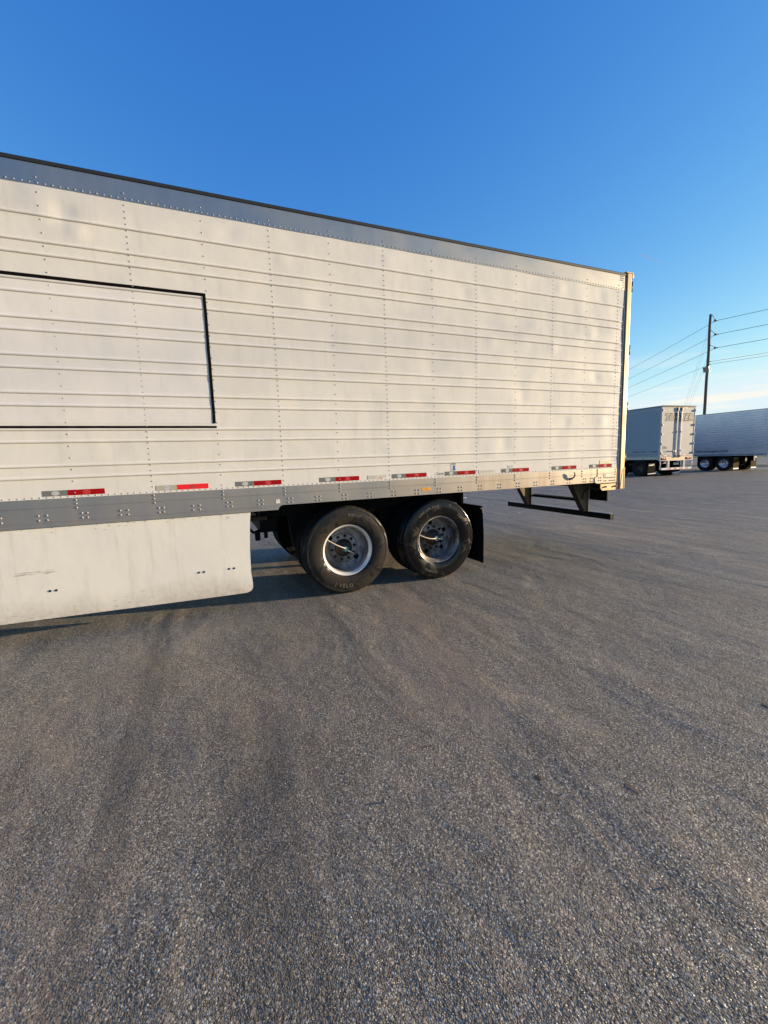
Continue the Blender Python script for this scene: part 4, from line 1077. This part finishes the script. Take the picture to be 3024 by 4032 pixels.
for z, o1 in ((zat(8.897), 0.24), (zat(8.636), 0.26)):
    b = MB(); b.tube([tang*0.08+Vector((0, 0, z)), tang*o1+Vector((0, 0, z))], 0.045, M['insulator'], 8); b.build('wire_clamp', pole); ends.append(PB+tang*o1+Vector((0, 0, z)))
DR, DL = Vector((0.17, -0.985, 0)), Vector((0.564, 0.826, 0))
LZ = [0, 0, 0, 0]
names = ['topmost power line on the pole', 'second power line from the top of the pole', 'third power line from the top of the pole', 'upper of the two thin communication lines', 'lowest thin communication line on the pole']
for k, p in enumerate(ends):
    b = MB(); pts = []
    rad = 0.020 if k < 3 else 0.014
    for j in range(13):
        t = 1-j/12; s_ = 46*t; pts.append(p+DR*s_+Vector((0, 0, -0.9*4*t*(1-t)*0.35)))
    if k != 3:
        for j in range(1, 25):
            t = j/24; s_ = 62*t; pts.append(p+DL*s_+Vector((0, 0, -0.8*4*t*(1-t)*0.4)))
    b.tube(pts, rad, M['wire'], 6)
    w_o = b.build('power_line' if k < 3 else 'communication_line')
    tag(w_o, ['dark power line crossing the sky, topmost on the pole', 'dark power line held by the middle insulator of the pole', 'dark power line held by the lowest insulator of the pole', 'thin communication line ending on the pole, upper of the two', 'thin communication line passing just above the floodlight on the pole'][k], 'cable', 'lines strung on the utility pole')
gd = Vector((-0.98, 0.2, 0)).normalized()
for k, (zt_, dist) in enumerate(((14.0, 4.62), (13.0, 4.50), (11.0, 4.88), (10.4, 4.66))):
    b = MB(); b.tube([PB+Vector((0, 0, zt_))+gd*0.12, PB+gd*dist], 0.007, M['wire'], 5)
    tag(b.build('guy_wire'), ['guy wire from near the top of the pole, leftmost of the four', 'guy wire second from the left beside the pole', 'guy wire third from the left beside the pole', 'guy wire closest to the pole, lowest of the four'][k], 'guy wire', 'guy wires bracing the utility pole')
# floodlight
fl = empty('floodlight', PB+Vector((0, 0, zat(8.09))))
tag(fl, 'square silver floodlight clamped to the wooden utility pole', 'floodlight')
toc = Vector((-math.sin(math.radians(60.09)), -math.cos(math.radians(60.09)), 0))
fdir = (toc*0.80-tang*0.45+Vector((0, 0, -0.30))).normalized()
fx = fdir.cross(Vector((0, 0, 1))).normalized(); fz = fx.cross(fdir)
if fx.dot(tang) < 0: pass
def F(a, d_, c): return toc*0.42-tang*0.08+fx*a+fdir*d_+fz*c
b = MB()
def fbox(a0, a1, d0, d1, c0, c1, s0=1.0):
    vs = [F(a*(s0 if d == d0 else 1), d, c*(s0 if d == d0 else 1)) for a in (a0, a1) for d in (d0, d1) for c in (c0, c1)]
    return vs, [(0, 1, 3, 2), (4, 6, 7, 5), (0, 4, 5, 1), (2, 3, 7, 6), (0, 2, 6, 4), (1, 5, 7, 3)]
b.add(*fbox(-.28, .28, -0.22, 0.02, -.26, .26, 0.6), M['flood']); b.build('housing', fl)
b = MB(); b.add(*fbox(-.235, .235, 0.021, 0.030, -.215, .215), M['flood_lens']); b.build('lens', fl)
b = MB(); b.add(*fbox(-.30, .30, 0.0, 0.045, .225, .28), M['flood']); b.add(*fbox(-.30, .30, 0.0, 0.045, -.28, -.225), M['flood']); b.add(*fbox(-.30, -.245, 0.0, 0.045, -.224, .224), M['flood']); b.add(*fbox(.245, .30, 0.0, 0.045, -.224, .224), M['flood']); b.build('bezel', fl)
b = MB(); b.tube([F(-.29, -.1, 0), F(-.29, -.38, -.12), toc*0.12+Vector((0, 0, -.15))], 0.025, M['flood'], 6); b.tube([F(.29, -.1, 0), F(.31, -.3, -.16), toc*0.12+Vector((0, 0, -.17))], 0.025, M['flood'], 6); b.build('bracket', fl)

# contrail, high and far
b = MB(); a0, e0, a1, e1, D = 53.4, 20.55, 55.9, 19.15, 6000.0
pts = []
for k in range(41):
    t = k/40; A = a0+(a1-a0)*t; E = e0+(e1-e0)*t
    pts.append(Vector((D*math.sin(math.radians(A)), D*math.cos(math.radians(A)), D*math.tan(math.radians(E)))))
b.tube(pts, [4.5*(1-(k/40)**2*0.75)*min(1, .2+k/10) for k in range(41)], M['trail'], 10)
tag(b.build('contrail'), 'short faint white vapour trail high in the blue sky', 'contrail')

# ------------------------------------------------------------------ small things on the ground
b = MB(); rnd = random.Random(5)
for k in range(420):
    x, y = rnd.uniform(-1.5, 8.0), rnd.uniform(-4.2, 1.0) if rnd.random() < .75 else rnd.uniform(1, 7)
    r_ = rnd.uniform(0.0018, 0.0045) if rnd.random() < .93 else rnd.uniform(.005, .008)
    a0 = rnd.uniform(0, 6); pts = [Vector((math.cos(a0+2.1*i)*rnd.uniform(.7, 1.2), math.sin(a0+2.1*i)*rnd.uniform(.7, 1.2), 0)) for i in range(3)]
    vs_ = [Vector((x, y, 0.0012))+p*r_ for p in pts]+[Vector((x, y, 0.0012+r_*rnd.uniform(.8, 1.5)))+p*r_*rnd.uniform(.4, .8) for p in pts]
    b.add(vs_, [(3, 4, 5), (0, 1, 4, 3), (1, 2, 5, 4), (2, 0, 3, 5)], M['grit'] if rnd.random() < .6 else M['grit_dark'])
tag(b.build('grit'), 'loose grit scattered over the asphalt', 'grit', kind='stuff')
def scrap(name, x, y, s, mat, label, cat, flatness=0.35, group=None):
    b = MB(); rnd = random.Random(int(x*977+y*131)); n = 9; top = []; bot = []
    for k in range(n):
        w = 2*PI*k/n; r = s*rnd.uniform(.55, 1.0)
        bot.append((r*math.cos(w), r*0.6*math.sin(w), 0.001)); top.append((r*.8*math.cos(w), r*.5*math.sin(w), s*flatness*rnd.uniform(.5, 1.0)))
    vs = bot+top+[(0, 0, s*flatness*0.9)]
    fs = [(k, (k+1) % n, n+(k+1) % n, n+k) for k in range(n)]+[(n+k, n+(k+1) % n, 2*n) for k in range(n)]
    b.add(vs, fs, mat); o = b.build(name); o.location = (x, y, 0); o.rotation_euler = (0, 0, rnd.uniform(0, 6)); return tag(o, label, cat, group)
scrap('paper_scrap', 9.83, 8.58, 0.10, M['paper'], 'small white scrap of litter on asphalt just above the mud flap', 'litter', 0.3)
scrap('paper_scrap', 8.68, 4.29, 0.05, M['paper'], 'tiny pale scrap on asphalt below the left end of the underride guard', 'litter', 0.3)
scrap('paper_scrap', 2.35, 4.64, 0.045, M['paper'], 'tiny white scrap on sunlit asphalt seen under the trailer', 'litter', 0.3)
scrap('mud_clod', 2.77, -3.29, 0.040, M['dirt'], 'flattened brown clod of mud on the open asphalt', 'mud', 0.05)
scrap('mud_clod', 4.08, -3.21, 0.06, M['dirt'], 'dark brown clod of mud at the right edge of the view', 'mud', 0.06)
scrap('dead_leaf', 2.43, -3.06, 0.025, M['leaf'], 'small dark leaf lying left of the brown mud clod', 'leaf', 0.12)
